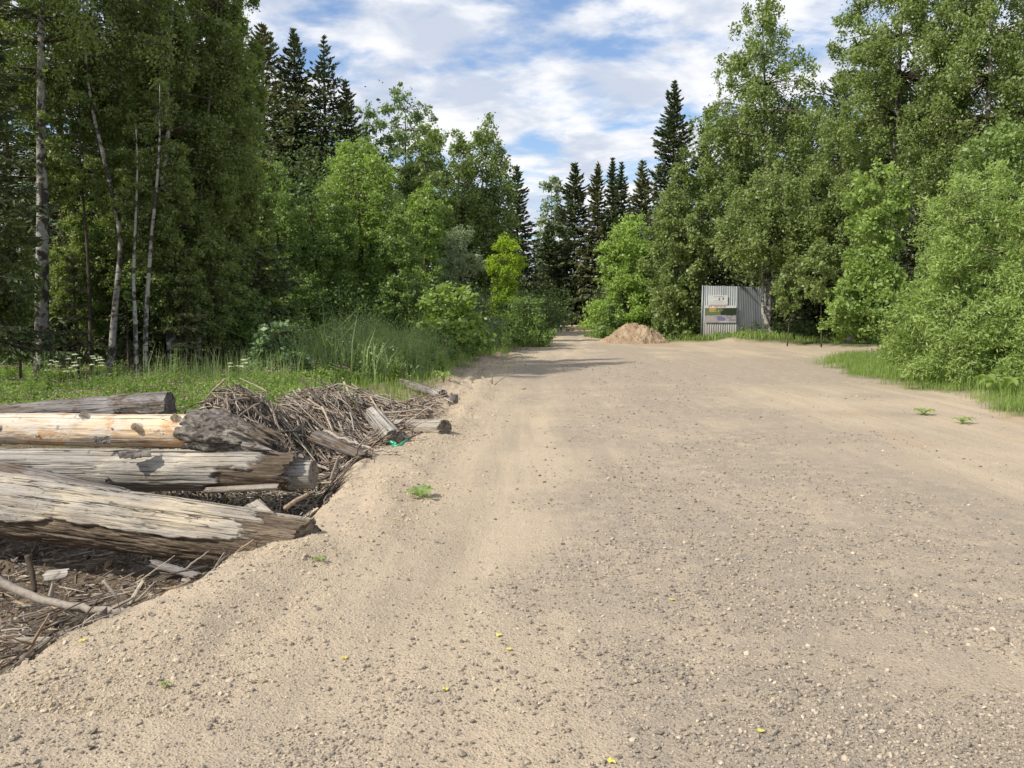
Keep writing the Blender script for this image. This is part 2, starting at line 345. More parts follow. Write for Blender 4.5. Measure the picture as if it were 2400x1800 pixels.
def height(x, y, detail=True):
    x = np.asarray(x, float); y = np.asarray(y, float)
    wob = .10 * fbm(x * 1.1 + 5, y * 1.1, octv=4, seed=3) + .04 * fbm(x * 6, y * 6, octv=2, seed=9)
    wob = wob * (1 + 1.3 * sstep(8, 11, y)); s = xe(y) - x + wob * np.clip(1.6 - y * .03, .3, 1)
    nearlow = lerp(-.50, .10, sstep(7.6, 9.6, y - .25 * (x + 3)))
    nearlow = nearlow + .07 * fbm(x * 1.7, y * 1.7, octv=4, seed=21)
    ditch = lerp(-.34, 0.02, sstep(11.5, 17, y))
    w = lerp(.45, 1.0, sstep(6, 14, y))
    left = lerp(0, ditch, sstep(0, w, s)); left = lerp(left, nearlow, sstep(w * .9, w + 1.2, s))
    # piles of brushwood
    left = left + .40 * np.exp(-(((x + 3.15) / .62) ** 2 + ((y - 9.3) / .6) ** 2)) + .36 * np.exp(-(((x + 2.25 - (y - 11.5) * .12) / .75) ** 2 + ((y - 11.6) / 1.9) ** 2))
    left = left + .05 * fbm(x * 4, y * 4, octv=3, seed=33)
    left = left + .24 * np.clip(fbm(x * 1.5, y * .8, octv=5, seed=92, gain=.62) + .12, -.15, 1) * sstep(11.5, 13.5, y) * sstep(34, 26, y) * np.exp(-((s - .7) / .7) ** 2)
    base = .018 * fbm(x * .7, y * .35, octv=3, seed=5)
    berm = .09 * np.exp(-((s + .38) / .28) ** 2) * (.55 + .7 * fbm(x * 1.6, y * 1.2, octv=3, seed=41)) * sstep(30, 12, y)
    ruts = -.022 * np.exp(-((x - .35 - xe(y) - 1.0) / .2) ** 2) + .008 * np.exp(-((x - xe(y) - 1.8) / .25) ** 2)
    road = base + berm + ruts
    z = np.where(s > 0, left + base * 0 + road * np.exp(-np.clip(s, 0, 9) * 6), road)
    r = x - xr(y); z = z + np.where(r > 0, .10 * sstep(0, 1.2, r) + .04 * fbm(x * 2, y * 2, octv=3, seed=8), 0) * (np.abs(y) < 140)
    z = z + .32 * np.exp(-(((x - 10.6) / 1.5) ** 2 + ((y - 36.3) / 1.0) ** 2))
    if detail:
        near = np.exp(-np.clip(y, 0, 99) / 14)
        z = z + near * (.007 * fbm(x * 9, y * 9, octv=3, seed=13) + .012 * fbm(x * 3.3, y * 2.6, octv=3, seed=14) * sstep(-2.2, .2, s) )
        z = z + near * .035 * np.clip(fbm(x * 3.1, y * 3.1, octv=4, seed=16, gain=.6), -.1, 1) * np.exp(-((s + .45) / .35) ** 2)
        z = z + near * sstep(-.6, .3, s) * .030 * fbm(x * 11, y * 11, octv=4, seed=15)
    return z
def H1(x, y): return float(height(np.array([x]), np.array([y]))[0])

def axis(lo, fine0, fine1, hi, step, g):
    a = [fine0]; s = step
    mid = list(np.arange(fine0, fine1, step)); up = [fine1]; s = step
    while up[-1] < hi: s *= g; up.append(up[-1] + s)
    dn = []; s = step; v = fine0
    while v > lo: s *= g; v -= s; dn.append(v)
    return np.array(dn[::-1] + mid + up)
def build_ground():
    xs = axis(-700, -3.6, 2.8, 700, .021, 1.022); ys = axis(-500, 2.3, 7.5, 1400, .021, 1.014)
    X, Y = np.meshgrid(xs, ys); X = X.ravel(); Y = Y.ravel(); Z = height(X, Y)
    s = xe(Y) - X; r = X - xr(Y)
    n1 = fbm(X * .9, Y * .9, octv=4, seed=51); n2 = fbm(X * 3, Y * 3, octv=4, seed=52)
    soil = sstep(.0, .75, s + .35 * n2) * (1 - sstep(11.5, 15, Y) * .35 * (1 + n2))
    turf = np.maximum(sstep(2.0, 3.0, s + .6 * n1) * sstep(8.5, 9.8, Y), sstep(1.0, 2.0, s + n1 * 1.0) * sstep(14, 20, Y))
    turf = np.maximum(turf, sstep(.0, .9, r + .9 * n1)) * (np.abs(X) < 1e5)
    turf = np.maximum(turf, sstep(78, 84, Y + 2 * n1))
    gravel = sstep(-.2, .6, n1 * .8 + .75 * np.exp(-((X - xe(Y) - 3.6) / 1.5) ** 2) - .1 + .2 * np.sin(X * 2.2 + n1)) * sstep(.3, 1.2, -s)
    gravel = np.maximum(gravel, sstep(15, 18, Y) * sstep(28, 24, Y) * .95 * sstep(.2, 1, -s))  # left trees' shadow band across the road, painted in as darker gravel colour
    red = np.maximum(sstep(.1, .7, n1 + .8 * np.exp(-((X - 6.6) / .9) ** 2 - ((Y - 9.8) / 2.2) ** 2)) * sstep(.6, .2, gravel) * .5 * sstep(2, 5, X), np.exp(-((X - 6.2) / 1.2) ** 2 - ((Y - 37) / 2) ** 2) * .9)
    red = np.maximum(red, sstep(50, 62, Y) * .55 * sstep(0, 1, -s))
    nx, ny = len(xs), len(ys)
    i = (np.arange(ny - 1)[:, None] * nx + np.arange(nx - 1)[None]).ravel(); Q = np.stack([i, i + 1, i + nx + 1, i + nx], -1)
    cx = (X[Q].mean(1)); cy = Y[Q].mean(1); isroad = (cx > xe(cy)) & (cx < xr(cy)) & (cy < 82) & (cy > -60)
    V = np.stack([X, Y, Z], -1); at = dict(soil=soil, turf=turf, gravel=gravel, red=red)
    for name, sel in (('road', isroad), ('ground', ~isroad)):
        q = Q[sel]; u, inv = np.unique(q, return_inverse=True)
        o = obj(name, mesh(name, V[u], [inv.reshape(-1, 4)], M['ground'], True, attrs={k: a[u] for k, a in at.items()}))
        tag(o, kind='structure')
build_ground()

# ------------------------------------------------------------------ stones
def ico():
    t = (1 + 5 ** .5) / 2
    V = unit(np.array([(-1, t, 0), (1, t, 0), (-1, -t, 0), (1, -t, 0), (0, -1, t), (0, 1, t), (0, -1, -t), (0, 1, -t), (t, 0, -1), (t, 0, 1), (-t, 0, -1), (-t, 0, 1)], float))
    Fc = np.array([(0, 11, 5), (0, 5, 1), (0, 1, 7), (0, 7, 10), (0, 10, 11), (1, 5, 9), (5, 11, 4), (11, 10, 2), (10, 7, 6), (7, 1, 8), (3, 9, 4), (3, 4, 2), (3, 2, 6), (3, 6, 8), (3, 8, 9), (4, 9, 5), (2, 4, 11), (6, 2, 10), (8, 6, 7), (9, 8, 1)])
    return V, Fc
ICV, ICF = ico()
def stones_mesh(C, S, rng):
    n = len(C); R = rng.normal(size=(n, 3, 3)); Q_, _ = np.linalg.qr(R)
    sh = np.stack([np.ones(n), rng.uniform(.6, .95, n), rng.uniform(.4, .75, n)], -1)
    V = ICV[None] * (1 + rng.uniform(-.22, .22, (n, 12, 1))) * sh[:, None]
    V = np.einsum('nij,nkj->nki', Q_, V) * S[:, None, None]; V[..., 2] *= .8
    V = V + C[:, None]
    Fc = (ICF[None] + 12 * np.arange(n)[:, None, None]).reshape(-1, 3)
    return V.reshape(-1, 3), Fc
def build_stones():
    rng = np.random.default_rng(11)
    n = 230000; u = rng.random(n); y = 2.35 / (1 - u * (1 - 2.35 / 26)); x = rng.uniform(-.72, .72, n) * (y + .6)
    s = xe(y) - x; n1 = fbm(x * .9, y * .9, octv=4, seed=51); n2 = fbm(x * 1.7, y * 1.7, octv=3, seed=77)
    p = .07 + .85 * sstep(-.2, .6, n1 * .6 + .8 * np.exp(-((x - xe(y) - 3.3) / 1.5) ** 2) + .7 * n2 - .25)
    p = np.where(s > -.9, .16, p); p = np.where(s > .5, .08, p); p = np.where(x > xr(y), 0.05, p)
    track = np.exp(-((x - xe(y) - 1.35) / .28) ** 2) * sstep(3.4, 5, y); p *= 1 - .85 * track
    k = rng.random(n) < p * .8; x, y, s = x[k], y[k], s[k]; n = len(x)
    S = (.0034 * np.exp(.55 * rng.normal(size=n))).clip(.0016, .0125) * (1 + .075 * y)
    C = np.stack([x, y, height(x, y) + S * .25], -1)
    V, Fc = stones_mesh(C, S, rng)
    o = obj('gravel', mesh('gravel', V, [Fc], M['stone'])); tag(o, 'fine grey and tan gravel strewn over the dirt road', 'gravel', kind='stuff')
    n = 60000; y = 3.0 + 24 * rng.random(n) ** 1.6; s = rng.normal(size=n) * (.35 + .2 * (y > 12)) - .35 + .6 * (y > 12); x = xe(y) - s * -1 * -1; x = xe(y) - s
    k = rng.random(n) < sstep(-.5, .4, fbm(x * 1.4, y * 1.4, octv=3, seed=78)); x, y = x[k], y[k]; n = len(x); S = (.0030 * np.exp(.7 * rng.normal(size=n))).clip(.0015, .019) * (1 + .04 * y)
    V, Fc = stones_mesh(np.stack([x, y, height(x, y)], -1), S, rng); tag(obj('sand_crumbs', mesh('sand_crumbs', V, [Fc], M['crumb'])), 'pale sandy crumbs and clods along the broken left edge of the road', 'sand crumbs', kind='stuff')
    protos = []
    for i in range(10):
        V, Fc = stones_mesh(np.zeros((1, 3)), np.array([1.]), rng); protos.append(mesh('stone', V, [Fc], M['stone']))
    pts = []
    cl = [(1125, 1560, 70, 50, 26), (1180, 1600, 90, 30, 16), (1300, 1530, 110, 60, 26), (1540, 1610, 60, 40, 22), (1590, 1720, 60, 50, 26), (1240, 1440, 60, 25, 14), (1060, 1640, 50, 40, 14), (1430, 1480, 160, 70, 24), (1330, 1700, 160, 80, 22), (1045, 1740, 70, 40, 14), (1900, 1560, 200, 120, 22), (2150, 1650, 180, 90, 14), (650, 1550, 300, 120, 5)]
    for cx, cy, sx, sy, m in cl:
        for _ in range(m): pts.append((cx + rng.normal() * sx, min(cy + rng.normal() * sy, 1795), rng.uniform(.008, .0145)))
    fx = [(1082, 1777, .021), (1163, 1333, .013), (1545, 1720, .018), (222, 1725, .022), (1230, 1786, .016)]
    for i, (px, py, s) in enumerate([(a, b, c) for a, b, c in pts] + fx):
        g = G(px, py)
        o = protos[i % 10]; o = obj('stone', o, None, (g[0], g[1], H1(g[0], g[1]) + s * .35), (rng.uniform(-.3, .3), rng.uniform(-.3, .3), rng.uniform(0, 6.28)))
        o.scale = (s, s, s * .85); tag(o, 'small angular grey stone lying loose on the dirt road', 'stone', 'loose stones scattered on the dirt road')
build_stones()

# ------------------------------------------------------------------ trees
def prof(kind, t):
    t = np.clip(t, 0, 1)
    if kind == 'oval': return np.sin(np.pi * np.clip(t, .02, 1) ** .8) ** .6 * (1 - .25 * t)
    if kind == 'birch': return (np.sin(np.pi * (t * .93 + .05) ** .75) ** .7)
    if kind == 'bush': return np.sqrt(np.clip(1 - t ** 2.2, 0, 1)) * (.82 + .18 * np.sin(t * 9))
    if kind == 'tall': return np.clip((1 - t) * 3.2, 0, 1) ** .6 * (.75 + .25 * np.sin(t * 8 + 1)) * np.clip(.45 + t * 3, 0, 1)
    return np.ones_like(t)
def trunk_path(top, lean, rng, wig, n=12, path=None):
    t = np.linspace(0, 1, n); z = t * top
    x = lean[0] * t ** 1.3 + wig * np.cumsum(rng.normal(size=n)) * .3 * t; y = lean[1] * t ** 1.3 + wig * np.cumsum(rng.normal(size=n)) * .3 * t
    return np.stack([x, y, z], -1)
def tree(name, label, cat, px, d, top_py, hw, bot_py, leaf='birch', bark='bark', form='birch', group=None, base_py=None, tr=.1, seed=1, dens=1., droop=0., clump=.16,
         nclump=60, lean=0., lpx=3.0, path=None, asp=.62, multi=1, up=.5, limb=1., ydepth=1., outer=.45, jag=.28, base_off=0., hollow=0, yb=0.):
    rng = np.random.default_rng(seed * 7919 + int(px))
    lpx = lpx * .86 if lpx <= 3.2 else lpx
    k = d / F; bx = (px - CX) * k; bz = H1(bx + base_off * k, d) - .05
    base = np.array((bx + base_off * k, d, bz)); ztop = P(px, top_py, d)[2] - bz; zbot = max(P(px, bot_py, d)[2] - bz, .05); R = hw * k
    root = thing(name, label, cat, tuple(base), group)
    mb = MB()
    cx0 = -base_off * k
    paths = []
    if path is not None:
        pp = np.array([P(a, b, d) for a, b in path]) - base; pp[0, 2] = -.1
        tt = np.linspace(0, 1, 22); seg = np.linspace(0, 1, len(pp))
        pth = np.stack([np.interp(tt, seg, pp[:, i]) for i in range(3)], -1)
        pth[1:-1] = (pth[:-2] + 2 * pth[1:-1] + pth[2:]) / 4; pth[:, 1] += .1 * np.sin(tt * 5 + seed)
        paths.append(pth)
    else:
        for q in range(multi):
            a = rng.uniform(0, 6.28); rr = R * .35 * (q > 0) + (multi > 1) * R * .12
            p_ = trunk_path(ztop * (.9 if multi == 1 else .8), (cx0 + lean * R + math.cos(a) * rr, math.sin(a) * rr * ydepth), rng, .03 * ztop / 8); paths.append(p_)
    for p_ in paths:
        r_ = tr * (1 if multi == 1 else .75) * (1 - .88 * np.linspace(0, 1, len(p_)) ** .9); r_[0] *= 1.25
        mb.add(*tube(p_, r_, 10), 0)
    # clumps
    nc = int(nclump * (2.1 if droop else 1.5)); clump = clump * (.74 if droop else .82); t = []; 
    while len(t) < nc:
        q = rng.random(nc * 3); a = q[rng.random(nc * 3) < prof(form, q) ** 1.3 + .05]; t += list(a)
    t = np.array(t[:nc]); th = rng.uniform(0, 2 * np.pi, nc); rf = np.sqrt(rng.uniform(outer ** 2, 1, nc)) if not hollow else rng.uniform(.2, 1, nc)
    rad = R * prof(form, t) * (1 + jag * fbm(th * 1.3, t * 5, octv=3, seed=seed)) * rf
    zc = zbot + (ztop - zbot) * t
    cxl = lean * R * t
    C = np.stack([cx0 + cxl + rad * np.cos(th), rad * np.sin(th) * ydepth + yb * R, zc], -1)
    cs = clump * R * rng.uniform(.7, 1.35, nc) * (1 - .45 * t)
    # limbs
    nl = int(nc * limb); LQ = []
    for i in range(nl):
        p_ = paths[i % len(paths)]; zz = max(zc[i] - rad[i] * rng.uniform(.35, .9) * (.6 if not droop else .3), p_[-1, 2] * .12)
        j = min(int(np.searchsorted(p_[:, 2], zz)), len(p_) - 1); s0 = p_[j]; e0 = C[i]; m = (s0 + e0) / 2 + np.array((0, 0, .12 * rad[i])) + rng.normal(size=3) * .05 * rad[i]
        tt = np.linspace(0, 1, 6)[:, None]; q = (1 - tt) ** 2 * s0 + 2 * tt * (1 - tt) * m + tt ** 2 * e0
        r0 = tr * (1 - .85 * zz / ztop) * .38
        mb.add(*tube(q, np.linspace(max(r0 * .8, .008), .004 * max(1, d / 25), 6), 5), 1); LQ.append(q)
    A = 2 * hw * (bot_py - max(top_py, -250)) / 2.344 ** 2 * .7
    Af = 2 * hw * (bot_py - top_py) / 2.344 ** 2 * .7
    n = int(Af * 1.8 * dens * (3.0 / lpx) ** 2)
    L = lpx * d / 829.
    w = cs ** 2; w /= w.sum(); idx = rng.choice(nc, n, p=w)
    # each clump is made of twigs: leaves sit along short lines, so there are gaps
    ntw = max(nc * 12, n // 9); tci = rng.choice(nc, ntw, p=w)
    o = unit(rng.normal(size=(ntw, 3))) * (rng.random(ntw) ** .45)[:, None]; o[:, 2] *= .75
    ts = C[tci] + o * cs[tci][:, None] * 1.15
    td = unit(o * np.array((1, 1, .5)) + rng.normal(size=(ntw, 3)) * .45 + np.array((0, 0, .25 - droop * 1.4)))
    tl = cs[tci] * rng.uniform(.35, .8, ntw) * (1 + droop * .9)
    if droop >= .45:
        hg = rng.random(ntw) < .55; td[hg] = unit(rng.normal(size=(hg.sum(), 3)) * .16 + np.array((0, 0, -1.))); tl[hg] *= rng.uniform(1.1, 2.3, hg.sum())
    elif form == 'bush':
        hg = rng.random(ntw) < .08; td[hg] = unit(o[hg] + np.array((0, 0, .7))); tl[hg] *= rng.uniform(1.4, 2.6, hg.sum())
    ti = rng.integers(0, ntw, n); f = rng.random(n)
    pts = ts[ti] + td[ti] * (tl[ti] * f)[:, None] + np.array((0, 0, -1)) * (droop * tl[ti] * f ** 2 * .9)[:, None] + rng.normal(size=(n, 3)) * L * .55
    nf = int(n * .16); lq = np.array(LQ); a_ = rng.integers(0, len(lq), nf); b_ = rng.uniform(1.6, 5, nf); b0 = np.minimum(b_.astype(int), 4); fr = (b_ - b0)[:, None]
    pf = lq[a_, b0] * (1 - fr) + lq[a_, b0 + 1] * fr + rng.normal(size=(nf, 3)) * R * clump * .55 + np.array((0, 0, -.4)) * droop * R * clump * rng.random((nf, 1))
    pts = np.concatenate([pts, pf]); pts = pts[pts[:, 2] > .02]
    Vl, Ql = rand_leaves(pts, L, rng, up, droop * 1.0, asp)
    if d < 26:
        sel = rng.choice(ntw, min(ntw, 700), replace=False)
        for i in sel:
            mb.add(*tube(np.stack([ts[i] - td[i] * tl[i] * .4, ts[i], ts[i] + td[i] * tl[i] * .8 - np.array((0, 0, droop * tl[i] * .5))]), [.006, .004, .002], 3, False), 1)
    obj('trunk', mb.build('trunk', [M[bark], M['twig']], True), root)
    obj('crown', mesh('crown', Vl, [Ql], M[leaf]), root)
    return root
def spruce(label, px, d, top_py, hw, bot_py=760, leaf='spruce', seed=1, dens=1., group=None, tr=.16, sparse=0., lp=3.4, name='spruce_tree', lean=0.):
    if d < 22: lp, dens = 6.0, dens * 1.7
    rng = np.random.default_rng(seed * 104729 + int(px)); hw = hw * 1.6; k = d / F; bx = (px - CX) * k; bz = H1(bx, d) - .05
    ztop = P(px, top_py, d)[2] - bz; zbot = max(P(px, bot_py, d)[2] - bz, .3); R = hw * k; Hc = ztop - zbot
    root = thing(name, label, 'spruce', (bx, d, bz), group); mb = MB()
    tp = trunk_path(ztop, (0, 0), rng, .006 * ztop / 8, 14); mb.add(*tube(tp, tr * (1 - .97 * np.linspace(0, 1, 14)) + .012, 9), 0)
    L = lp * d / 829.; step = max(.25, L * 1.05); z = zbot; pts = []; dirs = []; 
    nb = 0
    while z < ztop - .1:
        t = (z - zbot) / Hc; prof_ = (1 - t) ** .80 * (1 + .16 * math.sin(z * 1.3 + seed) * (1 - t)); m = max(4, int(rng.integers(5, 8)))
        a0 = rng.uniform(0, 6.28)
        for b in range(m):
            if rng.random() < sparse: continue
            a = a0 + b / m * 6.28 + rng.normal() * .3; Lb = max(R * prof_ * rng.uniform(.45, 1.15) * (1 + .22 * math.sin(z * 2.1 + a * 2)), .12)
            q = np.linspace(0, 1, 7); dr = lerp(.42, -.45, t ** 1.5) 
            r_ = q * Lb; zz = z - dr * Lb * q + .22 * Lb * q ** 2.5
            ctr = np.array((np.interp(z, tp[:, 2], tp[:, 0]), np.interp(z, tp[:, 2], tp[:, 1])))
            br = np.stack([ctr[0] + r_ * math.cos(a), ctr[1] + r_ * math.sin(a), zz], -1)
            mb.add(*tube(br, np.linspace(.012 + .012 * Lb, .004, 7), 4, False), 0); nb += 1
            nn = int(max(5, Lb / L * 5.2 * dens)); f = rng.random(nn) ** .75; f = .12 + .88 * f
            c = np.stack([np.interp(f, q, br[:, i]) for i in range(3)], -1)
            side = np.array((-math.sin(a), math.cos(a), 0)); out = np.array((math.cos(a), math.sin(a), 0))
            wdt = (.10 + .30 * Lb) * (1 - f * .75) * rng.uniform(-1, 1, nn)
            c = c + side * wdt[:, None] + np.array((0, 0, -1)) * (np.abs(rng.normal(size=nn)) * .10 * (Lb * .6 + .25) * (1 - .5 * t))[:, None]
            dd = out * .6 + side * np.sign(wdt)[:, None] * .5 + np.array((0, 0, -1)) * rng.uniform(.0, 1.1, nn)[:, None] * (1 - t * .8) + np.array((0, 0, .7)) * t + rng.normal(size=(nn, 3)) * .25
            pts.append(c); dirs.append(dd)
        z += step * rng.uniform(.75, 1.25) * (1 - .25 * t)
    # leader
    nn = 14; f = rng.random(nn); pts.append(np.stack([np.full(nn, tp[-1, 0]), np.full(nn, tp[-1, 1]), ztop - f * .09 * Hc], -1)); dirs.append(rng.normal(size=(nn, 3)) * .6 + (0, 0, .9))
    C = np.concatenate(pts); A = unit(np.concatenate(dirs)); n = len(C)
    Nn = unit(rng.normal(size=(n, 3)) + (0, 0, .6)); B = unit(np.cross(Nn, A)); Ls = L * rng.uniform(.7, 1.5, n)
    V, Q = leaf_quads(C, A, B, Ls * 1.15, Ls * .42)
    obj('trunk', mb.build('trunk', M['spruce_bark'], True), root); obj('crown', mesh('crown', V, [Q], M[leaf]), root)
    return root

GL = 'birches at the left edge of the clearing'
# left edge of the clearing
tree('birch_tree', 'thick white birch trunk with black patches at the far left, behind the white umbel flowers', 'birch', 100, 15.0, -520, 300, 190, 'birch_d', 'birch_bark', yb=0.25, ydepth=.8, seed=1, tr=.135, droop=.55, dens=.42, nclump=80, path=[(88, 850), (90, 700), (95, 480), (96, 400), (98, 250), (103, 100), (108, -60), (112, -250), (115, -420)], group=GL, outer=.25, lpx=3.2)
tree('birch_tree', 'slender birch with a curved trunk leaning left, left of the dense birches', 'birch', 250, 15.4, -300, 170, 300, 'birch_d', 'birch_bark', yb=0.70, ydepth=.7, seed=2, tr=.068, droop=.5, dens=.55, nclump=60, path=[(248, 845), (262, 760), (276, 660), (290, 560), (268, 450), (245, 350), (222, 268), (200, 120), (190, -120), (200, -240)], group=GL, outer=.15, base_off=-2)
tree('birch_tree', 'tall birch with a forked white trunk amid the dense left foliage', 'birch', 390, 16.5, -330, 190, 640, 'birch_d', 'birch_bark', yb=0.65, ydepth=.7, seed=3, tr=.105, droop=.6, dens=1.0, nclump=110, path=[(406, 835), (399, 740), (404, 640), (392, 540), (384, 430), (396, 300), (390, 180), (402, 0), (405, -200)], group=GL, outer=.15)
tree('birch_tree', 'grey birch trunk beside the spruce bough, right of the forked birch', 'birch', 475, 17.5, -380, 105, 600, 'birch_d', 'birch_bark', yb=0.80, ydepth=.7, seed=4, tr=.075, droop=.6, dens=.95, nclump=90, path=[(462, 830), (470, 740), (461, 640), (472, 560), (464, 480), (480, 300), (500, 100), (520, -200)], group=GL, outer=.15, base_off=-25)
tree('birch_tree', 'thin pale birch stem standing left of its twin, behind the clover', 'birch', 322, 14.8, 250, 60, 620, 'birch_d', 'birch_bark', yb=0.90, ydepth=.7, seed=5, tr=.045, droop=.3, dens=.7, nclump=26, path=[(326, 862), (318, 740), (308, 650), (312, 500), (320, 380), (322, 300)], group=GL)
tree('birch_tree', 'thin pale birch stem standing right of its twin, leaning right at the top', 'birch', 355, 14.9, 150, 80, 600, 'birch_d', 'birch_bark', yb=0.90, ydepth=.7, seed=6, tr=.05, droop=.4, dens=.75, nclump=36, path=[(338, 868), (338, 740), (348, 560), (366, 420), (378, 330), (380, 200)], group=GL)
tree('rowan_tree', 'slim grey stemmed tree between the thick birch and the slender leaning birch', 'tree', 205, 15.6, 60, 110, 480, 'birch_d', 'bark', seed=7, tr=.05, droop=.3, dens=.6, nclump=46, path=[(206, 835), (204, 700), (204, 560), (196, 400), (190, 200)], group=None)
spruce('dark spruce with drooping boughs at the left edge of the photo', -45, 13.6, -620, 130, 780, seed=8, dens=1.25, tr=.16, sparse=.2)
spruce('shaded spruce behind the thick white birch', 165, 18.5, -260, 185, 800, seed=9, dens=.9, tr=.12, sparse=.25)
spruce('shaded spruce with low boughs over the clover, behind the twin birch stems', 395, 19.0, -150, 175, 815, seed=10, dens=.9, tr=.12, sparse=.25)
spruce('shaded spruce behind the grey birch trunk', 520, 20.5, 60, 130, 810, seed=12, dens=.9, tr=.12, sparse=.2)
tree('birch_tree', 'full leafy birch whose drooping twig hangs against the sky right of the left woods', 'birch', 530, 19.5, -260, 92, 640, 'birch_d', 'birch_bark', yb=0.30, ydepth=.7, seed=13, tr=.08, droop=.7, dens=1.2, nclump=110, group=GL, outer=.2, lean=.2)
tree('young_birch', 'low bushy young tree between the left birches and the tall dark spruces', 'tree', 600, 22.5, 330, 85, 800, 'birch_d', 'bark', 'bush', seed=14, tr=.06, droop=.2, dens=1.1, nclump=80)
US = 'leafy saplings at the feet of the left birches'
for i, (px, d, top, hw, bot, lf) in enumerate([(45, 14.2, 520, 70, 800, 'birch_d'), (185, 16.0, 470, 70, 760, 'birch_d'), (215, 16.4, 430, 70, 800, 'bush'), (300, 16.2, 500, 70, 720, 'birch_d'), (345, 15.9, 560, 60, 740, 'bush'), (425, 16.0, 480, 70, 760, 'birch_d'), (500, 16.6, 520, 75, 810, 'birch_d'), (555, 18.2, 560, 75, 820, 'bush')]):
    tree('sapling', 'leafy sapling with thin dark stem in the shade among the left birches', 'tree', px, d, top, hw, bot, lf, 'bark', 'oval', seed=200 + i, tr=.03, dens=.75, nclump=44, clump=.2, group=US, droop=.15, up=.9)
for i, (px, d, top, hw) in enumerate([(180, 14.9, 600, 40), (440, 15.6, 640, 42)]):
    spruce('young spruce with light boughs in front of the left birch trunks', px, d, top, hw, 830, 'spruce_o', seed=230 + i, dens=1.0, tr=.022, group='young spruces among the left birches')
# tall spruces on the left
spruce('tall spruce with a rounded brownish top, leftmost of the three tall ones', 633, 40, 52, 125, 560, 'spruce_o', seed=15, dens=1.5, tr=.2)
spruce('tall narrow spruce in the middle of the three tall ones', 706, 41, 66, 95, 560, 'spruce', seed=16, dens=1.4, tr=.18)
spruce('tall pointed spruce with visible trunk, rightmost of the three tall ones', 772, 41, 84, 98, 620, 'spruce', seed=17, dens=1.1, tr=.17, sparse=.12)
spruce('shorter dark spruce just right of the tall pointed spruce', 822, 42, 185, 75, 620, 'spruce', seed=18, dens=1.3, tr=.16)
# middle left broadleaves
tree('bushy_tree', 'round medium green tree right of the left birches, below the tall spruces', 'tree', 660, 25, 385, 112, 850, 'bush', 'bark', 'bush', seed=20, tr=.09, dens=1.25, nclump=120, clump=.2)
tree('bushy_tree', 'large bright green domed tree in front of the tall spruces', 'tree', 850, 28, 335, 150, 820, 'bright', 'bark', 'bush', seed=21, tr=.12, dens=1.6, nclump=230, clump=.2, multi=3, jag=.10)
tree('bushy_tree', 'dark green lower tree to the left of the large domed tree', 'tree', 760, 26, 440, 115, 840, 'bush', 'bark', 'bush', seed=22, tr=.1, dens=1.25, nclump=120, clump=.2, multi=2)
tree('bushy_tree', 'dark green tree filling the shade right below the large domed tree', 'tree', 930, 26.5, 480, 90, 830, 'bush', 'bark', 'bush', seed=23, tr=.1, dens=1.2, nclump=110, clump=.2)
tree('aspen_tree', 'airy grey green aspen with a see-through crown against the sky', 'aspen', 955, 48, 196, 110, 500, 'aspen', 'bark', 'oval', seed=24, tr=.16, dens=.55, nclump=70, clump=.13, outer=.3, lpx=3.0, up=.2)
tree('aspen_tree', 'smaller grey green aspen left of the airy aspen, next to the spruce', 'aspen', 865, 47, 215, 50, 520, 'aspen', 'bark', 'oval', seed=25, tr=.12, dens=.75, nclump=50, clump=.2, up=.2)
tree('birch_tree', 'olive green birch in front of the right half of the airy aspen', 'birch', 1005, 44, 285, 75, 620, 'birch', 'birch_bark', 'birch', seed=26, tr=.12, dens=1.1, nclump=90, droop=.4)
tree('birch_tree', 'narrow birch between the olive birch and the tall narrow-topped birch', 'birch', 1075, 47, 300, 55, 640, 'birch', 'birch_bark', 'birch', seed=27, tr=.1, dens=1.2, nclump=110, droop=.6, clump=.24, jag=.15)
tree('birch_tree', 'tall narrow-topped weeping birch right of the aspens', 'birch', 1140, 49, 264, 72, 680, 'birch', 'birch_bark', 'birch', seed=28, tr=.12, dens=1.25, nclump=150, droop=.6, clump=.22, jag=.15)
spruce('slim spruce at the right end of the left tree line, beside the gap of sky', 1212, 58, 384, 55, 740, 'spruce', seed=29, dens=1.4)
tree('willow_tree', 'pale green leafy tree in front of the narrow birches', 'tree', 1000, 33, 428, 85, 800, 'bright', 'bark', 'bush', seed=30, tr=.1, dens=1.25, nclump=110, clump=.18)
tree('willow_tree', 'silvery grey green willow left of the yellow green tree', 'willow', 1080, 30, 535, 85, 800, 'greywillow', 'bark', 'bush', seed=31, tr=.08, dens=1.25, nclump=100, clump=.18, asp=.35)
tree('yellow_tree', 'small vivid yellow green tree beside the far end of the road', 'tree', 1188, 38, 545, 52, 800, 'yellow', 'bark', 'tall', seed=32, tr=.07, dens=1.2, nclump=80, clump=.22)
tree('shrub', 'rounded dark green bush at the left edge of the far road', 'bush', 1232, 33.5, 690, 62, 812, 'bush', 'bark', 'bush', seed=33, tr=.03, dens=1.5, nclump=70, clump=.24, multi=3)
tree('shrub', 'broad bush of large light leaves behind the tall grass', 'bush', 1055, 25, 672, 105, 810, 'bright', 'bark', 'bush', seed=34, tr=.03, dens=.95, nclump=70, clump=.16, lpx=4.6, multi=3, up=1.3, asp=.8)
tree('shrub', 'grey green elder-like bush in the clover, left of the tall grass', 'bush', 652, 15.0, 752, 78, 880, 'elder', 'bark', 'bush', seed=35, tr=.02, dens=1.0, nclump=46, clump=.2, lpx=4.4, multi=4, up=.9)
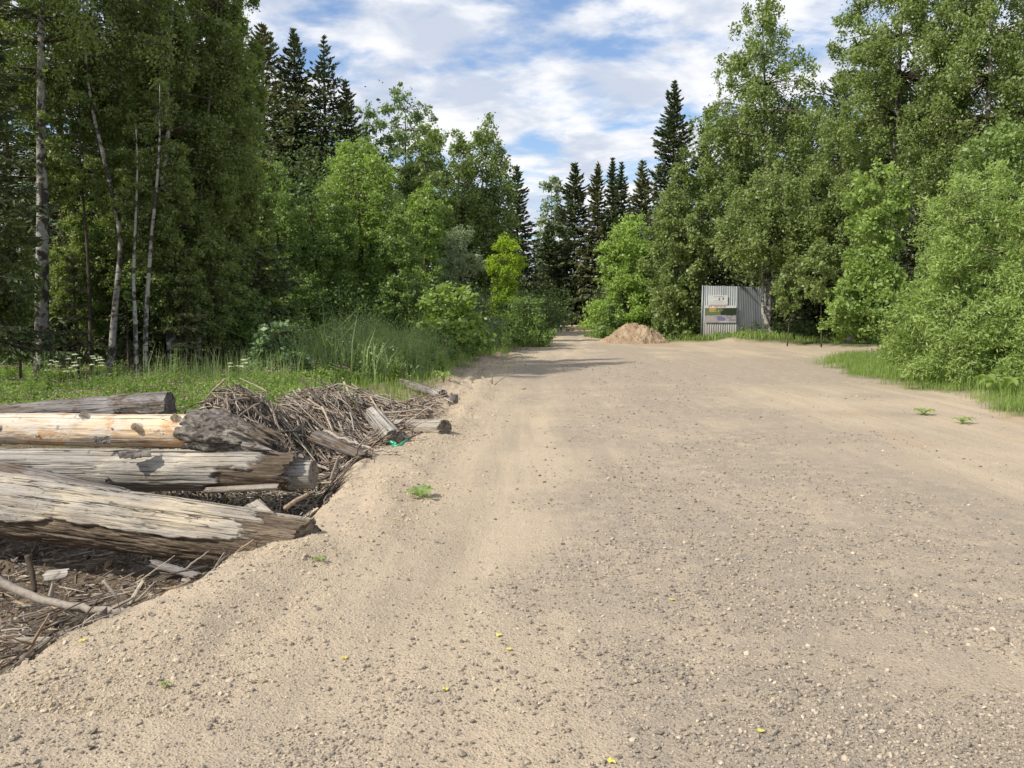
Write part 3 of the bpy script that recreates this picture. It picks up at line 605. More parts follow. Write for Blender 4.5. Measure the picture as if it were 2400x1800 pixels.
# far end of the road
tree('birch_tree', 'pale hazy birch left of the far spruces at the end of the road', 'birch', 1292, 84, 392, 44, 730, 'greywillow', 'birch_bark', 'birch', seed=36, tr=.15, dens=1.2, nclump=70, droop=.5)
FS = 'far spruces at the end of the road'
spruce('widest far spruce straight above the end of the road', 1345, 80, 378, 68, 745, 'spruce', seed=37, dens=1.6, group=FS)
spruce('dark low spruce in the shade left of the far road end', 1285, 78, 520, 55, 760, 'spruce', seed=38, dens=1.6, group=FS)
spruce('narrow far spruce right of the widest far spruce', 1398, 78, 380, 50, 745, 'spruce_o', seed=39, dens=1.6, group=FS)
spruce('far spruce with the tallest thin tip right of the narrow one', 1431, 77, 370, 44, 745, 'spruce', seed=40, dens=1.6, group=FS)
spruce('far spruce close to the right side of the thin tipped spruce', 1452, 76, 378, 44, 745, 'spruce', seed=41, dens=1.6, group=FS)
spruce('broad olive spruce behind the light green maple', 1500, 66, 372, 62, 745, 'spruce_o', seed=42, dens=1.6, group=FS)
spruce('tall lone spruce rising left of the big birch on the right', 1570, 56, 190, 78, 720, 'spruce', seed=43, dens=1.5, tr=.2)
# right of the road
tree('maple_tree', 'light green maple behind the dirt pile', 'maple', 1465, 45, 520, 92, 800, 'maple', 'bark', 'bush', seed=44, tr=.1, dens=1.35, nclump=120, clump=.2, multi=3)
tree('maple_tree', 'taller light green maple top rising above the one behind the dirt pile', 'maple', 1482, 47, 488, 45, 700, 'maple', 'bark', 'tall', seed=45, tr=.08, dens=1.2, nclump=60, clump=.24)
tree('willow_tree', 'silver green willow between the maple and the weeping birch', 'willow', 1562, 47, 448, 62, 700, 'greywillow', 'bark', 'bush', seed=46, tr=.1, dens=1.2, nclump=80, clump=.2, asp=.4)
tree('birch_tree', 'huge weeping birch whose crown rises over the metal fence', 'birch', 1765, 40, -25, 150, 600, 'birch', 'birch_bark', 'birch', seed=47, tr=.2, dens=1.0, nclump=150, droop=.75, clump=.14, outer=.15, base_off=35)
tree('birch_tree', 'low weeping birch hanging over the left side of the metal fence', 'birch', 1585, 40.3, 375, 80, 800, 'birch', 'birch_bark', 'birch', seed=48, tr=.12, dens=1.25, nclump=130, droop=.7, clump=.16, outer=.15)
tree('birch_tree', 'crooked birch with a thick trunk at the right end of the metal fence', 'birch', 1800, 36.3, 380, 130, 625, 'birch', 'birch_bark', 'birch', seed=49, tr=.13, dens=1.3, nclump=150, droop=.8, clump=.14, outer=.2, path=[(1808, 802), (1800, 770), (1788, 730), (1790, 690), (1786, 600), (1770, 500), (1765, 430)], base_off=38)
tree('birch_tree', 'tall birch with spreading limbs left of the upper right corner', 'birch', 2080, 30, -330, 150, 480, 'birch', 'birch_bark', 'birch', seed=50, tr=.17, dens=.95, nclump=150, droop=.5, clump=.15, outer=.15)
tree('birch_tree', 'tall birch filling the upper right corner of the photo', 'birch', 2290, 27, -330, 175, 520, 'birch', 'birch_bark', 'birch', seed=51, tr=.16, dens=.95, nclump=150, droop=.5, clump=.15, outer=.15)
tree('birch_tree', 'medium birch in the dark gap between the two tall right birches', 'birch', 1990, 34, 170, 110, 640, 'birch', 'birch_bark', 'birch', seed=52, tr=.13, dens=1.1, nclump=110, droop=.6, clump=.16, outer=.15)
tree('alder_tree', 'bright green broadleaf tree at the mouth of the side road', 'tree', 2040, 24.5, 372, 100, 795, 'bright', 'bark', 'bush', seed=53, tr=.09, dens=1.25, nclump=120, clump=.18, lpx=3.7, base_off=55, multi=2)
tree('alder_tree', 'darker green tree above the willow bush at the right edge', 'tree', 2330, 19, 285, 160, 700, 'bush', 'bark', 'bush', seed=54, tr=.09, dens=1.1, nclump=120, clump=.18, lpx=3.6)
tree('willow_bush', 'big light green willow bush on the grass strip at the right', 'willow', 2275, 16.3, 375, 195, 915, 'willow', 'bark', 'bush', seed=55, tr=.05, dens=1.35, nclump=170, clump=.17, lpx=4.0, asp=.3, multi=5)
tree('willow_bush', 'light green willow bush cut by the right edge of the photo', 'willow', 2450, 15.0, 400, 160, 925, 'willow', 'bark', 'bush', seed=56, tr=.05, dens=1.35, nclump=140, clump=.17, lpx=4.0, asp=.3, multi=4)
tree('willow_bush', 'lower darker bush at the foot of the willow, next to the side road', 'willow', 2160, 19.0, 640, 80, 875, 'bright', 'bark', 'bush', seed=57, tr=.03, dens=1.3, nclump=90, clump=.2, lpx=3.6, asp=.4, multi=4)
tree('sapling', 'thin sapling with a bare stem in the shade right of the metal fence', 'tree', 1845, 33.8, 600, 45, 740, 'birch', 'bark', 'oval', seed=58, tr=.026, lean=.3, dens=.7, nclump=26, clump=.25)
tree('sapling', 'thin upright sapling in the dark gap beyond the side road', 'tree', 1925, 33.0, 560, 60, 700, 'birch', 'bark', 'oval', seed=59, tr=.03, lean=-.2, dens=.7, nclump=30, clump=.25)
for i, (px, d, top, hw) in enumerate([(1610, 38.0, 776, 16), (1680, 38.2, 782, 18), (1712, 38.1, 778, 16), (1745, 38.0, 770, 18), (1780, 37.6, 776, 18), (1560, 38.5, 782, 16)]):
    tree('weed_clump', 'low leafy weed clump at the foot of the metal fence', 'weed', px, d, top, hw, 800, 'bush', 'bark', 'bush', seed=300 + i, tr=.008, dens=1.3, nclump=14, clump=.35, multi=3, group='weed clumps at the foot of the metal fence')
tree('shrub', 'small bush at the left foot of the dirt pile', 'bush', 1425, 43, 715, 38, 800, 'bush', 'bark', 'bush', seed=60, tr=.02, dens=1.4, nclump=40, clump=.26, multi=3)
tree('shrub', 'leafy bush between the dirt pile and the metal fence', 'bush', 1590, 40.5, 650, 48, 806, 'bush', 'bark', 'bush', seed=61, tr=.03, dens=1.4, nclump=60, clump=.24, multi=3)
# woods standing behind, dark and dense
BW = 'spruces filling the woods behind the front trees'
for i, (px, d, top, hw) in enumerate([(40, 24, -60, 150), (240, 25, 20, 150), (330, 30, -10, 130), (450, 27, 90, 140), (560, 32, 180, 130), (700, 46, 260, 130), (860, 48, 380, 120), (960, 46, 450, 120), (1100, 60, 450, 110), (1180, 66, 520, 90),
                                      (1640, 52, 330, 120), (1740, 54, 250, 130), (1850, 50, 240, 130), (1950, 46, 160, 130), (2060, 44, 120, 140), (2180, 40, 150, 150), (2330, 38, 60, 160), (2440, 34, 100, 160)]):
    spruce('dark spruce of the woods standing behind the front row of trees', px, d, top, hw, 780, 'spruce', seed=100 + i, dens=1.15, group=BW)
def undergrowth():
    rng = np.random.default_rng(5); C = []
    # (x0, y0, x1, y1, height, depth, count)
    for x0, y0, x1, y1, h, dp, n, L in [(-26, 26, -6, 34, 10, 3, 60000, .12), (-18, 19, -12, 24, 6, 2, 20000, .09), (14, 49, 34, 38, 10, 3, 40000, .13), (-13, 19.5, -6.5, 22, 3.6, 2.5, 16000, .075), (-6.5, 24, -1.0, 32, 3.0, 2.5, 22000, .085), (-16, 24, -6, 30, 7, 3, 22000, .11), (1.0, 50, 2.6, 66, 3.5, 3, 7000, .18), (3.0, 84, 12, 84, 4, 3, 9000, .26),
                                        (6.3, 47, 9, 44, 4, 2.5, 9000, .13), (10.5, 40.5, 26, 31.5, 1.3, 1.5, 9000, .12), (16, 28, 24, 24, 5, 2, 14000, .10), (9.6, 21.5, 16, 14, 2.5, 1.5, 9000, .06)]:
        t = rng.random(n); nr = fbm(t * 14, t * 0 + x0, octv=3, seed=3); q = rng.random(n) ** .9
        x = lerp(x0, x1, t) + rng.normal(size=n) * dp * .35; y = lerp(y0, y1, t) + rng.normal(size=n) * dp * .35 
        z = q * h * (.7 + .5 * nr + .15 * vnoise(x * 1.5, y * 1.5, seed=4))
        C.append((np.stack([x, y, z + height(x, y, False)], -1), np.full(n, L)))
    P_ = np.concatenate([c for c, _ in C]); Ls = np.concatenate([l for _, l in C]); V, Q = rand_leaves(P_, Ls, rng, .5)
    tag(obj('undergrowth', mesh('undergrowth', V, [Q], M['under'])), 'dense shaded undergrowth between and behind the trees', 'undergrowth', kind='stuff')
undergrowth()

# ------------------------------------------------------------------ grasses and flowers
def blades(x, y, h, w, rng, bend=.35, z=None):
    n = len(x); z = height(x, y, False) if z is None else z; a = rng.uniform(0, 6.28, n); b = np.abs(rng.normal(size=n)) * bend * h
    dx, dy = np.cos(a), np.sin(a); a2 = a + rng.normal(size=n) * .6 + 1.57; sx, sy = np.cos(a2) * w / 2, np.sin(a2) * w / 2
    p0 = np.stack([x, y, z - .02], -1); p1 = np.stack([x + dx * b * .3, y + dy * b * .3, z + h * .6], -1); p2 = np.stack([x + dx * b, y + dy * b, z + h], -1); S = np.stack([sx, sy, 0 * sx], -1)
    V = np.stack([p0 - S, p0 + S, p1 + S * .8, p1 - S * .8, p2 + S * .12, p2 - S * .12], 1).reshape(-1, 3); i = np.arange(n)[:, None] * 6
    return V, np.concatenate([i + np.array([0, 1, 2, 3]), i + np.array([3, 2, 4, 5])])
def fill(n, fn, box, rng):
    x = rng.uniform(box[0], box[1], n); y = rng.uniform(box[2], box[3], n); k = rng.random(n) < fn(x, y); return x[k], y[k]
def meadow():
    rng = np.random.default_rng(21)
    def m_cl(x, y):
        s = xe(y) - x + .5 * fbm(x, y, octv=3, seed=61)
        pile = np.exp(-(((x + 3.15) / .85) ** 2 + ((y - 9.2) / .8) ** 2)) + np.exp(-(((x + 1.85) / 1.0) ** 2 + ((y - 11.4) / 1.9) ** 2))
        return sstep(1.9, 2.8, s) * sstep(8.6, 9.3, y) * (pile < .33) * (x > -.68 * y - .5) * (.35 + .65 * sstep(-.4, .4, fbm(x * 1.2, y * 1.2, octv=3, seed=62)))
    x, y = fill(230000, m_cl, (-12.5, -2.6, 8.5, 17.5), rng); n = len(x)
    hh = (.30 + .16 * fbm(x * .8, y * .8, octv=3, seed=63)) * (.75 + .04 * (y - 9)) ; q = rng.random(n) ** .6
    C = np.stack([x, y, height(x, y, False) + hh * q], -1); V, Q = rand_leaves(C, .034, rng, 1.0, 0, .75)
    mb = MB(); mb.add(V, [Q])
    x2, y2 = fill(5000, m_cl, (-12.5, -2.6, 8.5, 17.5), rng); V, Q = blades(x2, y2, rng.uniform(.2, .5, len(x2)), .008, rng); mb.add(V, [Q])
    tag(obj('clover_meadow', mb.build('clover_meadow', M['clover'])), 'green clover meadow behind the logs on the left', 'clover', kind='stuff')
    k = rng.choice(n, 3000, replace=False); c = np.stack([x[k], y[k], height(x[k], y[k], False) + hh[k] * 1.08 + .015], -1)
    k2 = fbm(c[:, 0] * .9, c[:, 1] * .9, octv=3, seed=66) > -.25; c = c[k2]
    V, Fc = stones_mesh(c, rng.uniform(.010, .017, len(c)), rng); tag(obj('clover_blossoms', mesh('clover_blossoms', V, [Fc], M['pink'])), 'pink clover heads dotted over the meadow on the left', 'clover flowers', kind='stuff')
    # short grass mix: right strip, by the fence, along the left verge, in the debris
    bx = []
    def right(x, y): r = x - xr(y) + .8 * fbm(x * .9, y * .9, octv=3, seed=51); return sstep(-.1, 1.1, r) * (x < 15) * (.35 + .65 * sstep(-.3, .3, fbm(x * 2.2, y * 2.2, octv=3, seed=64)))
    x, y = fill(110000, right, (5.8, 12.5, 9, 25.5), rng); bx.append((x, y, rng.uniform(.05, .20, len(x)) * (1 + .5 * (x > 8.2)), .009))
    def verge(x, y): s = xe(y) - x - .25 + .7 * fbm(x * .7, y * .7, octv=3, seed=65); return sstep(.2, .9, s) * sstep(3.2, 2.6, s) * .8
    x, y = fill(90000, verge, (-5, 3.2, 12.5, 64), rng); bx.append((x, y, rng.uniform(.08, .3, len(x)), .012))
    x, y = fill(16000, lambda x, y: sstep(0, 1.6, x - xr(y) + .3) * sstep(-.05, .35, fbm(x * .9, y * 1.4, octv=3, seed=90)), (4.5, 14, 34, 60), rng); bx.append((x, y, rng.uniform(.06, .3, len(x)), .022))
    for x0, y0, r_, m in [(8.4, 37.9, .4, 260), (9.6, 37.7, .5, 420), (10.9, 36.2, .8, 500), (4.6, 45, .5, 260)]:
        a = rng.uniform(0, 6.28, m); rr = np.sqrt(rng.random(m)) * r_; bx.append((x0 + rr * np.cos(a) * 1.6, y0 + rr * np.sin(a), rng.uniform(.06, .3, m), .012 + y0 * .0007))
    x, y = fill(2600, lambda x, y: (x < xe(y) - .3) * (fbm(x * 1.6, y * 1.6, octv=2, seed=88) > .12), (-4.2, -1.0, 7.5, 14), rng); bx.append((x, y, rng.uniform(.06, .2, len(x)), .008))
    x, y = fill(5000, lambda x, y: (x > xe(y) - .2) * (x < xe(y) + .55) * (fbm(x * 1.1, y * 1.1, octv=2, seed=89) > .22), (-2, 3.5, 11, 40), rng); bx.append((x, y, rng.uniform(.04, .13, len(x)), .010))
    mb = MB()
    for x, y, h, w in bx: V, Q = blades(x, y, h, w, rng); mb.add(V, [Q])
    tag(obj('short_grass', mb.build('short_grass', M['grass'])), 'short green grass along the edges of the dirt road', 'grass', kind='stuff')
    def tall(x, y): s = xe(y) - x; return sstep(.9, 1.7, s + .5 * fbm(x, y, octv=2, seed=67)) * sstep(-.285, -.215, x / y + .02 * fbm(x * 1.2, y, octv=2, seed=93)) * sstep(15.5, 17, y + .5 * fbm(x * .7, y, octv=2, seed=68))
    x, y = fill(24000, tall, (-7.5, .5, 15.0, 32), rng); h = 1.15 * rng.uniform(.30, 1.0, len(x)) ** 1.2 * (1 + .8 * fbm(x * 1.1, y * 1.1, octv=3, seed=69)).clip(.3, 1.5) * lerp(.45, 1., sstep(.7, 2.4, xe(y) - x))
    mb = MB(); V, Q = blades(x, y, h, .021, rng, .42); mb.add(V, [Q])
    k = np.arange(len(x)).repeat(4); k = k[rng.random(len(k)) < .9]; C = np.stack([x[k], y[k], height(x[k], y[k], False) + h[k] * rng.uniform(.15, 1.0, len(k))], -1) + rng.normal(size=(len(k), 3)) * .06; V, Q = rand_leaves(C, .07, rng, .3, 0, .4); mb.add(V, [Q])
    x, y = fill(2600, lambda x, y: sstep(-.1, .3, fbm(x * .8, y * .8, octv=2, seed=70)) * (x > -.6 * y) * .4, (-6.2, -3.6, 13.5, 16), rng); V, Q = blades(x, y, rng.uniform(.35, .85, len(x)), .008, rng, .2); mb.add(V, [Q])
    tag(obj('tall_grass', mb.build('tall_grass', M['tallgrass'])), 'tall green grass left of the road in front of the dark trees', 'grass', kind='stuff')
meadow()
def weed(label, px, py, d, h, seed, name='tall_weed', leaf='clover', cat='weed', group='tall leafy weeds in the clover', ll=.15):
    rng = np.random.default_rng(seed); x = (px - CX) / F * d; z = H1(x, d); root = thing(name, label, cat, (x, d, z), group); mb = MB(); pts = []; dr = []
    for q in range(5):
        a = rng.uniform(0, 6.28); o = np.array((math.cos(a), math.sin(a), 0)) * rng.uniform(.02, .13); e = o * 1.5 + np.array((0, 0, (h + .22) * rng.uniform(.6, 1.)))
        mb.add(*tube(np.stack([o, (o + e) / 2 + rng.normal(size=3) * .01, e]), [.005, .004, .002], 5), 0)
        n = 34; f = np.sort(rng.uniform(.15, 1, n)); aa = np.arange(n) * 2.4; c = o + (e - o) * f[:, None]; dd = np.stack([np.cos(aa), np.sin(aa), .35 + 0 * aa], -1)
        L_ = ll * (1.05 - f * .8); pts.append(c + dd * L_[:, None] * .5); dr.append((dd, L_))
    C = np.concatenate(pts); A = unit(np.concatenate([a for a, _ in dr])); Ls = np.concatenate([l for _, l in dr]); B = unit(np.cross(A, np.array((0, 0, 1.))))
    V, Q = leaf_quads(C, A, B, Ls, Ls * .32)
    obj('stem', mb.build('stem', M['dock']), root); obj('foliage', mesh('foliage', V, [Q], M[leaf]), root); return root
weed('tallest leafy weed at the left edge of the photo, above the rotten log', 12, 880, 10.5, .62, 1)
weed('leafy weed second from the left edge, at the foot of the dark spruce', 55, 880, 11.2, .5, 2)
weed('leafy weed in front of the thick white birch trunk', 92, 870, 12.5, .62, 3)
weed('leafy weed right of the slender birch foot', 270, 880, 12.5, .45, 4)
weed('pale narrow weed left of the twin birch stems', 300, 885, 12.2, .40, 5)
weed('low leafy weed right of the twin birch stems', 360, 885, 12.4, .40, 6)
weed('leafy weed in front of the forked birch trunk', 392, 870, 13.0, .66, 7)
for i, (px, d, h_) in enumerate([(745, 17.2, .75), (800, 18.0, .8), (860, 17.0, .7), (905, 19.0, .85), (960, 18.0, .75), (1010, 20.0, .8), (1060, 21.5, .85), (1110, 23.0, .8), (1150, 25.0, .9), (1185, 27.0, .8), (690, 16.5, .6), (1035, 17.5, .5), (930, 16.5, .5)]):
    weed('tall leafy weed rising out of the tall grass left of the road', px, 0, d, h_, 60 + i, group='tall weeds in the tall grass', ll=.2)
weed('weed in the clover close to the elder-like bush', 590, 860, 12.8, .48, 8)
weed('weed rising between the two brushwood piles', 640, 985, 9.9, .16, 9, ll=.07)
def umbel(px, py, d, seed):
    rng = np.random.default_rng(seed); p = P(px, py, d); z = H1(p[0], d); h = p[2] - z
    root = thing('umbel_flower', 'white flat-topped umbel flower in the clover before the left birches', 'flower', (p[0], d, z), 'white umbel flowers in front of the left birches')
    obj('stem', mesh('stem', *tube([(0, 0, 0), (.01, 0, h * .5), (0, 0, h)], [.004, .003, .002], 5), M['dock']), root)
    n = 60; a = rng.uniform(0, 6.28, n); r = np.sqrt(rng.random(n)) * rng.uniform(.026, .046); C = np.stack([r * np.cos(a), r * np.sin(a), h + .01 - r * .2 + rng.normal(size=n) * .003], -1)
    V, Q = rand_leaves(C, .017, rng, 3, 0, 1.); obj('flower_head', mesh('flower_head', V, [Q], M['white']), root)
rr_ = np.random.default_rng(4)
for i in range(26): umbel(105 + rr_.random() * 140, 828 + rr_.random() * 44, rr_.uniform(11.8, 13.6), 50 + i)
for i in range(9): umbel(535 + rr_.random() * 60, 842 + rr_.random() * 26, rr_.uniform(12.8, 13.6), 90 + i)
def rosette(name, label, px, py, nl, L, seed, group=None, cat='plant', leaf='dock', z=None, up=.45):
    rng = np.random.default_rng(seed); g = G(px, py, 0); zz = H1(g[0], g[1]); root = thing(name, label, cat, (g[0], g[1], zz), group)
    for q in range(nl):
        a = q / nl * 6.28 + rng.normal() * .25; l = L * rng.uniform(.7, 1.1); n = 15; t = np.linspace(0, 1, n); w = L * .17 * np.sin(np.pi * np.clip(t * .96 + .03, 0, 1) ** 1.5) * (1 + .38 * np.sign(np.sin(t * 30))) + .002
        rise = l * (up * np.sin(t * 2.4)); u_ = np.array((math.cos(a), math.sin(a))); s_ = np.array((-u_[1], u_[0]))
        c = np.stack([u_[0] * l * t, u_[1] * l * t, rise + .004], -1); S = np.stack([s_[0] * w, s_[1] * w, w * .35], -1); S2 = np.stack([-s_[0] * w, -s_[1] * w, w * .35], -1)
        V = np.concatenate([c + S, c, c + S2]); i = np.arange(n - 1); Q = np.concatenate([np.stack([i, i + 1, n + i + 1, n + i], -1), np.stack([n + i, n + i + 1, 2 * n + i + 1, 2 * n + i], -1)])
        obj('leaf', mesh('leaf', V, [Q], M[leaf]), root)
    return root
rosette('dandelion', 'dandelion rosette with toothed leaves growing alone in the dirt by the logs', 985, 1172, 6, .17, 3)
rosette('sprout', 'tiny green sprout in the sand below the big front log', 748, 1335, 5, .045, 5, leaf='grass')
rosette('sprout', 'tiny sprout at the bottom left beside a pale pebble', 388, 1618, 4, .03, 6, leaf='grass')
rosette('grass_tuft', 'small tuft of plants alone on the dirt near the right grass strip', 2165, 972, 9, .16, 7, leaf='grass')
rosette('grass_tuft', 'small weed in the dirt right of the lone tuft near the right edge', 2255, 993, 7, .16, 8, leaf='grass')
rosette('burdock', 'broad-leaved burdock under the willow at the right edge', 2345, 938, 8, .42, 9, leaf='clover', up=.7)
rosette('dock_plant', 'bright leaved plant among the sticks behind the pale tilted log', 1040, 905, 8, .22, 10, up=.9)
rosette('dock_plant', 'bright leaved plant between the two brushwood piles', 716, 945, 7, .12, 11, up=.7)
for i, (px, py) in enumerate([(808, 1537), (1168, 1499), (1193, 1530), (1045, 1628), (1783, 1720), (1432, 1790), (1575, 1410), (925, 1232), (195, 1522)]):
    rng = np.random.default_rng(i + 400); g = G(px, py); a = rng.uniform(0, 6.28); t = np.linspace(0, 2 * np.pi, 9)[:-1]; r = .013 * (1 + .25 * np.cos(3 * t))
    V = np.concatenate([[[0, 0, .004]], np.stack([r * np.cos(t) * 1.25, r * np.sin(t), .001 + .006 * np.cos(2 * t + i) ** 2], -1)]); Fc = np.array([(0, 1 + k, 1 + (k + 1) % 8) for k in range(8)])
    o = obj('fallen_leaf', mesh('fallen_leaf', V, [Fc], M['fallen']), None, (g[0], g[1], H1(g[0], g[1]) + .006), (0, .1, a)); tag(o, 'small yellow fallen leaf lying on the bare dirt', 'leaf', 'yellow leaves fallen on the dirt road')

# ------------------------------------------------------------------ logs
def log_mesh(L, r0, r1, seed, mats, seg=96, n=200, crack=.05, bend=.0, jag=(.0, .03), rough=.04, shell=None, flat=1., coreends=True):
    s0 = np.linspace(0, 1, n); th = np.arange(seg) / seg * 2 * np.pi; S, TH = np.meshgrid(s0, th, indexing='ij'); X = S * L
    c, s = np.cos(TH), np.sin(TH); r = lerp(r0, r1, S)
    r = r * (1 + rough * fbm(X * 1.6, c * 1.5, s * 1.5, octv=4, seed=seed) + .02 * fbm(X * 1.2, c * 7, s * 7, octv=3, seed=seed + 1))
    cr = fbm(X * .55, c * 7, s * 7, octv=3, seed=seed + 2); r = r * (1 - crack * np.exp(-(cr / .035) ** 2) - crack * .6 * np.exp(-((cr - .3) / .03) ** 2))
    core = np.zeros_like(r)
    if shell is not None:
        miss = shell(X, TH); core = np.clip(miss, 0, 1); r = r * (1 - core * (.13 + .07 * fbm(X * 5, c * 9, s * 9, octv=4, seed=seed + 5, gain=.65)))
    # jagged ends
    j0 = jag[0] * (.5 + fbm(c * 2.6 + 3, s * 2.6, octv=4, seed=seed + 7, gain=.65)); j1 = jag[1] * (.5 + fbm(c * 2.6, s * 2.6 + 5, octv=4, seed=seed + 8, gain=.65))
    X = np.clip(X, np.clip(j0, 0, 9), L - np.clip(j1, 0, 9))
    by = bend * np.sin(S * np.pi)
    V = np.stack([X, r * c, r * s * flat + by], -1).reshape(-1, 3); core = core.ravel()
    i = np.arange(n - 1)[:, None] * seg; j = np.arange(seg)[None]; k = (j + 1) % seg
    fs = [np.stack([i + j, i + seg + j, i + seg + k, i + k], -1).reshape(-1, 4)]
    for e, x0 in ((0, 0.), (n - 1, L)):
        ring = V[e * seg:(e + 1) * seg]; b0 = len(V); cen = ring.mean(0); V2 = []
        prev = e * seg + np.arange(seg)
        for q in (.8, .55, .3, .05):
            R_ = cen + (ring - cen) * q; R_[:, 0] += (-1 if e == 0 else 1) * (.35 * jag[1 if e else 0] * fbm(R_[:, 1] * 14, R_[:, 2] * 14, octv=3, seed=seed + 4) - .2 * jag[1 if e else 0] * (1 - q))
            V = np.concatenate([V, R_]); core = np.concatenate([core, np.full(seg, .5 if coreends else 0.)]); cur = len(V) - seg + np.arange(seg); pk, ck = np.roll(prev, -1), np.roll(cur, -1)
            fs.append(np.stack([prev, cur, ck, pk] if e else [prev, pk, ck, cur], -1)); prev = cur
    return mesh('log', V, fs, mats, True, attrs={'core': core})
def place_log(name, label, a, b, r0, r1, mat, seed, roll=0., cat='log', **kw):
    a = np.array(a); b = np.array(b); L = np.linalg.norm(b - a); d = Vector(b - a); 
    q = d.to_track_quat('X', 'Z') @ Euler((roll, 0, 0)).to_quaternion()
    root = thing(name, label, cat, tuple(a)); root.rotation_mode = 'QUATERNION'; root.rotation_quaternion = q
    w = obj('wood', log_mesh(L, r0, r1, seed, M[mat], **kw), root)
    return root, L
def GP(px, py, r):
    """the point seen at (px, py) where something of radius r would lie on the ground"""
    d = np.arange(5, 26, .02); p = np.array([P(px, py, q) for q in d]); h = height(p[:, 0], p[:, 1], False)
    k = np.argmax(p[:, 2] <= h + r * .55); return p[k]
def stub(root, x, th, r, h=.05, rad=.025, mat='log_grey', nm='branch_stub', tilt=0.3):
    c, s = math.cos(th), math.sin(th); p = np.array((x, c * r * .85, s * r * .85)); e = np.array((x + tilt * h, c * (r + h), s * (r + h)))
    t = np.linspace(0, 1, 7)[:, None]; pth = p + (e - p) * t; pth[:, 0] += .0; rad_ = rad * np.array([1.9, 1.5, 1.25, 1.1, 1.0, .97, .9])
    V, fs = tube(pth, rad_, 14); V = V + .003 * np.random.default_rng(int(x * 100)).normal(size=V.shape)
    at = np.zeros(len(V)); at[-1] = 1; at[-16:-2] = .8
    obj(nm, mesh(nm, V, fs, M[mat], True, attrs={'core': at}), root)
NZ = lambda X, c, s, sd, k=3.: fbm(X * k, c * 2.2, s * 2.2, octv=5, seed=sd, gain=.6)
# A: big front log, end splintered, rotten brown underside
pa = P(-260, 1152, 6.9); pb = P(728, 1284, 5.35)
LA = float(np.linalg.norm(pa - pb))
def shellA(X, TH):
    # local: Y toward viewer side?, Z up. lower front missing shell + shell ends before the core does
    c, s = np.cos(TH), np.sin(TH); n = NZ(X, c, s, 31, 1.6); m1 = sstep(-.03, .03, (-.22 + .5 * fbm(X * 2.2, X * 0, octv=3, seed=5) * .5 + .50 * X / LA) - s + .22 * n)
    n2 = fbm(X * .3, c * 9, s * 9, octv=3, seed=36)
    m2 = sstep(-.012, .012, X - (LA - .43) + .16 * n2 + .05 * np.sign(np.sin(TH * 9)))
    return np.maximum(m1, m2)
rA, _ = place_log('log', 'thick cracked pale log in front, splintered at its right end and rotten brown underneath', pa, pb, .295, .200, 'log_yellow', 3, cat='log', crack=.09, jag=(.02, .05), shell=shellA, rough=.05, seg=150, n=420)
for x, th, h_, r_ in ((1.5, 1.2, .012, .008), (2.1, 2.2, .01, .01), (1.25, 2.8, .01, .009), (2.9, 1.9, .01, .008)): stub(rA, x, th, .235 - .03 * x, h_, r_, 'log_dark', 'knot')
# B: smooth grey log, rotten jagged end
pa = P(-260, 1092, 7.6); pb = P(712, 1106, 7.0); LB = float(np.linalg.norm(pa - pb))
def shellB(X, TH):
    c, s = np.cos(TH), np.sin(TH); n = NZ(X, c, s, 41, 2.4); m = sstep(-.03, .03, X - (LB - .62) + .42 * n - .25 * s)
    return m * sstep(LB + .1, LB - .1, X + .9 * n * 0)
rB, _ = place_log('log', 'smooth grey log with a rotten crumbling right end, middle of the stack', pa, pb, .175, .185, 'log_grey', 7, crack=.05, jag=(.02, .16), shell=shellB, rough=.035, seg=120, n=320)
stub(rB, 1.15, 2.7, .175, .05, .018, 'log_dark'); stub(rB, 1.78, 3.1, .175, .03, .011); stub(rB, 2.33, 3.4, .175, .035, .016, 'log_dark')
# sawn log under B
place_log('log', 'grey log with a clean sawn end sticking out under the smooth grey log', P(250, 1118, 7.25), P(736, 1112, 7.05), .13, .125, 'log_grey', 11, crack=.07, jag=(0, .006), rough=.02)
place_log('log', 'pale flat split log half hidden beneath the sawn log', P(480, 1150, 6.95), P(660, 1140, 6.9), .05, .06, 'log_yellow', 12, crack=.07, jag=(.02, .02), flat=.5)
